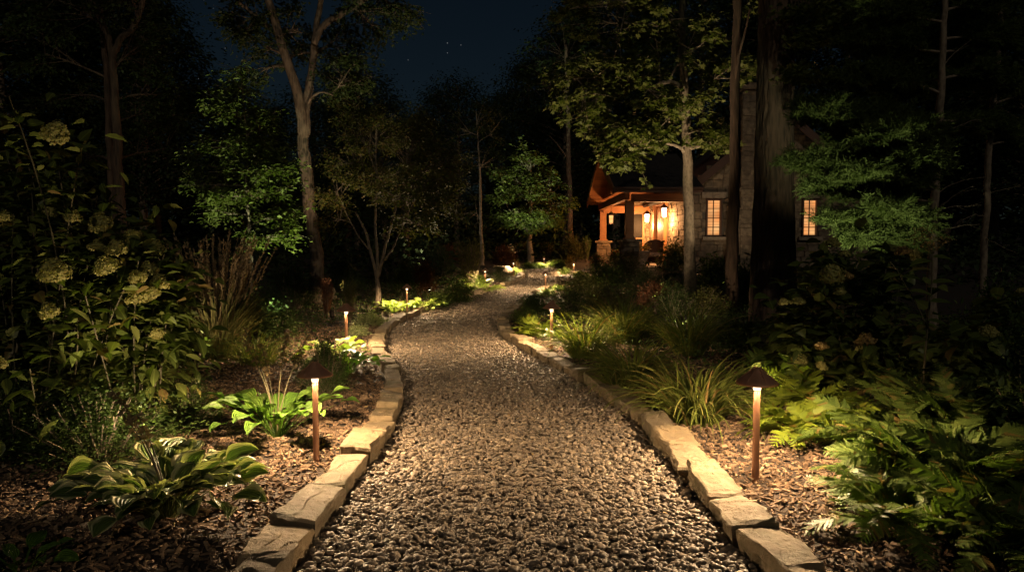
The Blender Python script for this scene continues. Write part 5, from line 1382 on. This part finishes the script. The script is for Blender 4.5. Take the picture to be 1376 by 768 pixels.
# tall single stem with big leaves and flat flower cluster
t0 = D(1240, 520, 6.6); org = np.array([t0[0], 6.6, gz1(t0[0], 6.6)])
t = thing('tall_perennial', 'tall single-stemmed perennial with large leaves and pale seed heads before the white pine', 'perennial', tuple(org)); st = Acc(); lv = Acc(); fl = Acc(); r = np.random.default_rng(8)
S1 = np.array([org, D(1243, 480, 6.6), D(1248, 420, 6.6), D(1252, 380, 6.6), D(1253, 340, 6.6)]); P, R = densify(S1, [.011, .010, .009, .007, .006], 20); tube(st, P - org, R, 6)
S2 = np.array([D(1246, 440, 6.6), D(1230, 405, 6.6), D(1216, 382, 6.5), D(1205, 362, 6.5), D(1196, 352, 6.5)]); P2, R2 = densify(S2, [.008, .007, .006, .005, .004], 14); tube(st, P2 - org, R2, 6)
PP, DD = [], []
for q, dx in ((D(1250, 380, 6.6), 1), (D(1251, 362, 6.6), -1), (D(1253, 345, 6.6), 1), (D(1252, 350, 6.6), -1), (D(1218, 385, 6.5), -1), (D(1222, 390, 6.5), 1), (D(1210, 368, 6.5), -1), (D(1212, 372, 6.5), 1), (D(1240, 425, 6.5), -1), (D(1249, 405, 6.5), 1), (D(1247, 430, 6.5), 1), (D(1244, 455, 6.5), -1), (D(1244, 470, 6.5), 1)):
    PP.append(q - org); DD.append([dx, r.uniform(-.4, .1), r.uniform(-.25, .15)])
PP, DD = np.array(PP), np.array(DD); N = len(PP)
lv.add(place(T_OVA[0], PP, DD, np.tile([0, -.35, 1.], (N, 1)), .24 * r.uniform(.75, 1.1, N)), T_OVA[1], T_OVA[2])
for c_, k in ((D(1253, 330, 6.6), 16), (D(1240, 318, 6.6), 10), (D(1268, 322, 6.6), 10), (D(1246, 308, 6.6), 8)):
    tube(st, np.array([D(1253, 342, 6.6), (D(1253, 342, 6.6) + c_) / 2 + [0, 0, .02], c_]) - org, [.004, .003, .002], 4)
    Q = c_ - org + r.normal(0, 1, (k * 7, 3)) * [.05, .05, .022]; scatter_leaves(fl, r, Q, T_DIA, .03)
st.obj('stem', M['stem'], t); lv.obj('foliage', FOL['hydrangea'], t); fl.obj('blossom', FOL['petals_dry'], t)

# boulders and ledge stones
def boulder(px, py, w, h, label, seed, squash=1.0):
    x, y = bed_px(px, py); wm, hm = w * y / F, h * y / F
    bm = bmesh.new(); bmesh.ops.create_icosphere(bm, subdivisions=4, radius=.5)
    for v in bm.verts:
        p = v.co * 1.0; q = noise.noise(p * 2 + Vector((seed, 0, 0))) * .35 + noise.noise(p * 6 + Vector((seed, 3, 0))) * .10
        v.co = v.co * (1 + q); v.co.z = max(-.3, min(v.co.z, .32 + .05 * noise.noise(p * 3)))
        v.co = Vector((v.co.x * wm * 1.1, v.co.y * wm * .8 * squash, (v.co.z + .25) * hm * 1.6))
    me = bpy.data.meshes.new('boulder'); bm.to_mesh(me); bm.free(); me.materials.append(M['boulder'])
    o = bpy.data.objects.new('boulder', me); COL.objects.link(o); o.location = (x, y, gz1(x, y) - .03)
    tag(o, label, 'boulder')
boulder(603, 350, 28, 20, 'tan boulder behind the rust-topped shrub', 1)
boulder(672, 368, 34, 14, 'flat ledge rock left of the edging tip', 2)
boulder(758, 374, 18, 9, 'low dark rock at the corner where gravel meets porch-side bed', 3)
boulder(746, 368, 12, 9, 'small dark rock at the far right side of the gravel', 4)
boulder(438, 402, 22, 20, 'brown rock behind the half hidden left lamp', 5)
boulder(770, 379, 16, 10, 'small tan rock beside the lime mound by the porch-side lamp', 6)

# ground cover in the shaded beds
gcv = Acc(); r = np.random.default_rng(99); N = 60000
P = np.stack([r.uniform(-7, 8, N), r.uniform(4.5, 22, N)], 1); d = path_dist(P)
keep = (d > np.where(P[:, 1] < 8, 1.9, np.where(P[:, 1] < 12, 1.1, .55))) & ~((P[:, 0] > 2.7) & (P[:, 1] > 21))
P = P[keep]; hgt = .06 + .16 * np.clip(np.sin(P[:, 0] * 2.3 + 1.1 * np.sin(P[:, 1] * 1.9)) * np.sin(P[:, 1] * 2.1 + .5), 0, 1) + .02
P = np.column_stack([P, gz(P[:, 0], P[:, 1]) + r.random(len(P)) * hgt * 1.6])
scatter_leaves(gcv, r, P, T_DIA, .06)
tag(gcv.obj('ground_cover', FOL['box']), 'low dark ground cover leaves filling the shaded beds', 'ground cover', kind='stuff')

# ------------------------------------------------------------ garden uplights (bronze spot fixtures hidden among the plants, some of them added as fill)
UA = Acc(); lathe(UA, [(.006, -.15), (.008, 0), (.008, .10)], 8)
um_s = UA.mesh('stake', M['bronze'])
UA = Acc(); lathe(UA, [(.02, -.05), (.038, -.04), (.04, .06), (.044, .08), (.036, .08), (.034, .05)], 18); um_b = UA.mesh('housing', M['bronze'])
UA = Acc(); lathe(UA, [(.001, .052), (.034, .052), (.033, .049)], 18); um_l = UA.mesh('lens', M['spot_lens'])
def uplight(xy, target, power, color, cone, label):
    x, y = xy; g0 = gz1(x, y)
    t = thing('uplight', label, 'garden spotlight', (x, y, g0), 0, 'bronze garden uplights')
    o = bpy.data.objects.new('stake', um_s); COL.objects.link(o); o.parent = t
    h = bpy.data.objects.new('housing', um_b); COL.objects.link(h); h.parent = t; h.location = (0, 0, .16)
    dv = Vector(target) - Vector((x, y, g0 + .16)); h.rotation_euler = dv.to_track_quat('Z', 'Y').to_euler()
    o = bpy.data.objects.new('lens', um_l); COL.objects.link(o); o.parent = h
    l = bpy.data.lights.new('spot_light', 'SPOT'); l.energy = power; l.color = color; l.spot_size = math.radians(cone); l.spot_blend = .8; l.shadow_soft_size = .03
    s = bpy.data.objects.new('spot_light', l); COL.objects.link(s); s.parent = h; s.location = (0, 0, .09); s.rotation_euler = (math.pi, 0, 0)
W1, W2, GR = (1, .74, .46), (1, .86, .62), (.80, 1.0, .55)
P = depth_pt
def ug(px, Y, *a): uplight((P(px, 400, Y)[0], Y), *a)
ug(446, 12.2, P(405, 120, 15), 330, W1, 60, 'bronze uplight in front of the forked oak')
ug(385, 9.6, P(332, 190, 11.5), 480, (.9, 1, .6), 75, 'bronze uplight under the layered sapling')
ug(578, 16.3, P(535, 215, 14.8), 200, W1, 75, 'bronze uplight in front of the Japanese maple')
ug(690, 24.2, P(716, 240, 29), 1300, (.85, 1, .65), 46, 'bronze uplight beside the tawny dome aimed at the small far maple')
ug(880, 12.6, P(835, 110, 15), 1000, W1, 80, 'bronze uplight below the left branches of the pale maple')
ug(968, 14.9, P(948, 110, 15.8), 220, W1, 75, 'bronze uplight at the right foot of the pale maple')
ug(1105, 9.0, P(1190, 170, 10.5), 400, (1, .98, .6), 74, 'bronze uplight under the white pine boughs')
ug(556, 23.5, P(566, 320, 25), 120, W2, 90, 'bronze uplight beside the bright green bush')
ug(965, 21.8, P(985, 230, 24.4), 90, W1, 90, 'bronze uplight facing the stone gable wall')
uplight((-1.88, 3.98), (-3.2, 5.0, 1.5), 85, W1, 95, 'added bronze fill spotlight behind the variegated hosta')  # added fill, brightens the left hydrangea leaves and blossoms
uplight((2.02, 5.95), (3.3, 6.9, 1.5), 100, W1, 80, 'added bronze fill spotlight between the lime ferns and the right hydrangea')  # fill lamp added so the right hydrangea heads show
ug(262, 7.7, P(290, 370, 8.8), 55, W1, 90, 'added bronze fill spotlight in front of the feather reed grass')  # added to brighten the grass plumes
ug(800, 12.9, P(850, 368, 19), 150, W1, 100, 'added bronze fill spotlight behind the grass clumps aimed at the red flowers')  # added fill for the dark middle bed shrubs and red flowers
ug(915, 11.6, P(960, 385, 17), 70, W1, 100, 'added bronze fill spotlight behind the big arching grass')  # second added fill, lifts the shrubs under the cottage window
ug(190, 15, P(160, 200, 17), 22, W1, 60, 'bronze uplight under the double-trunked tree')
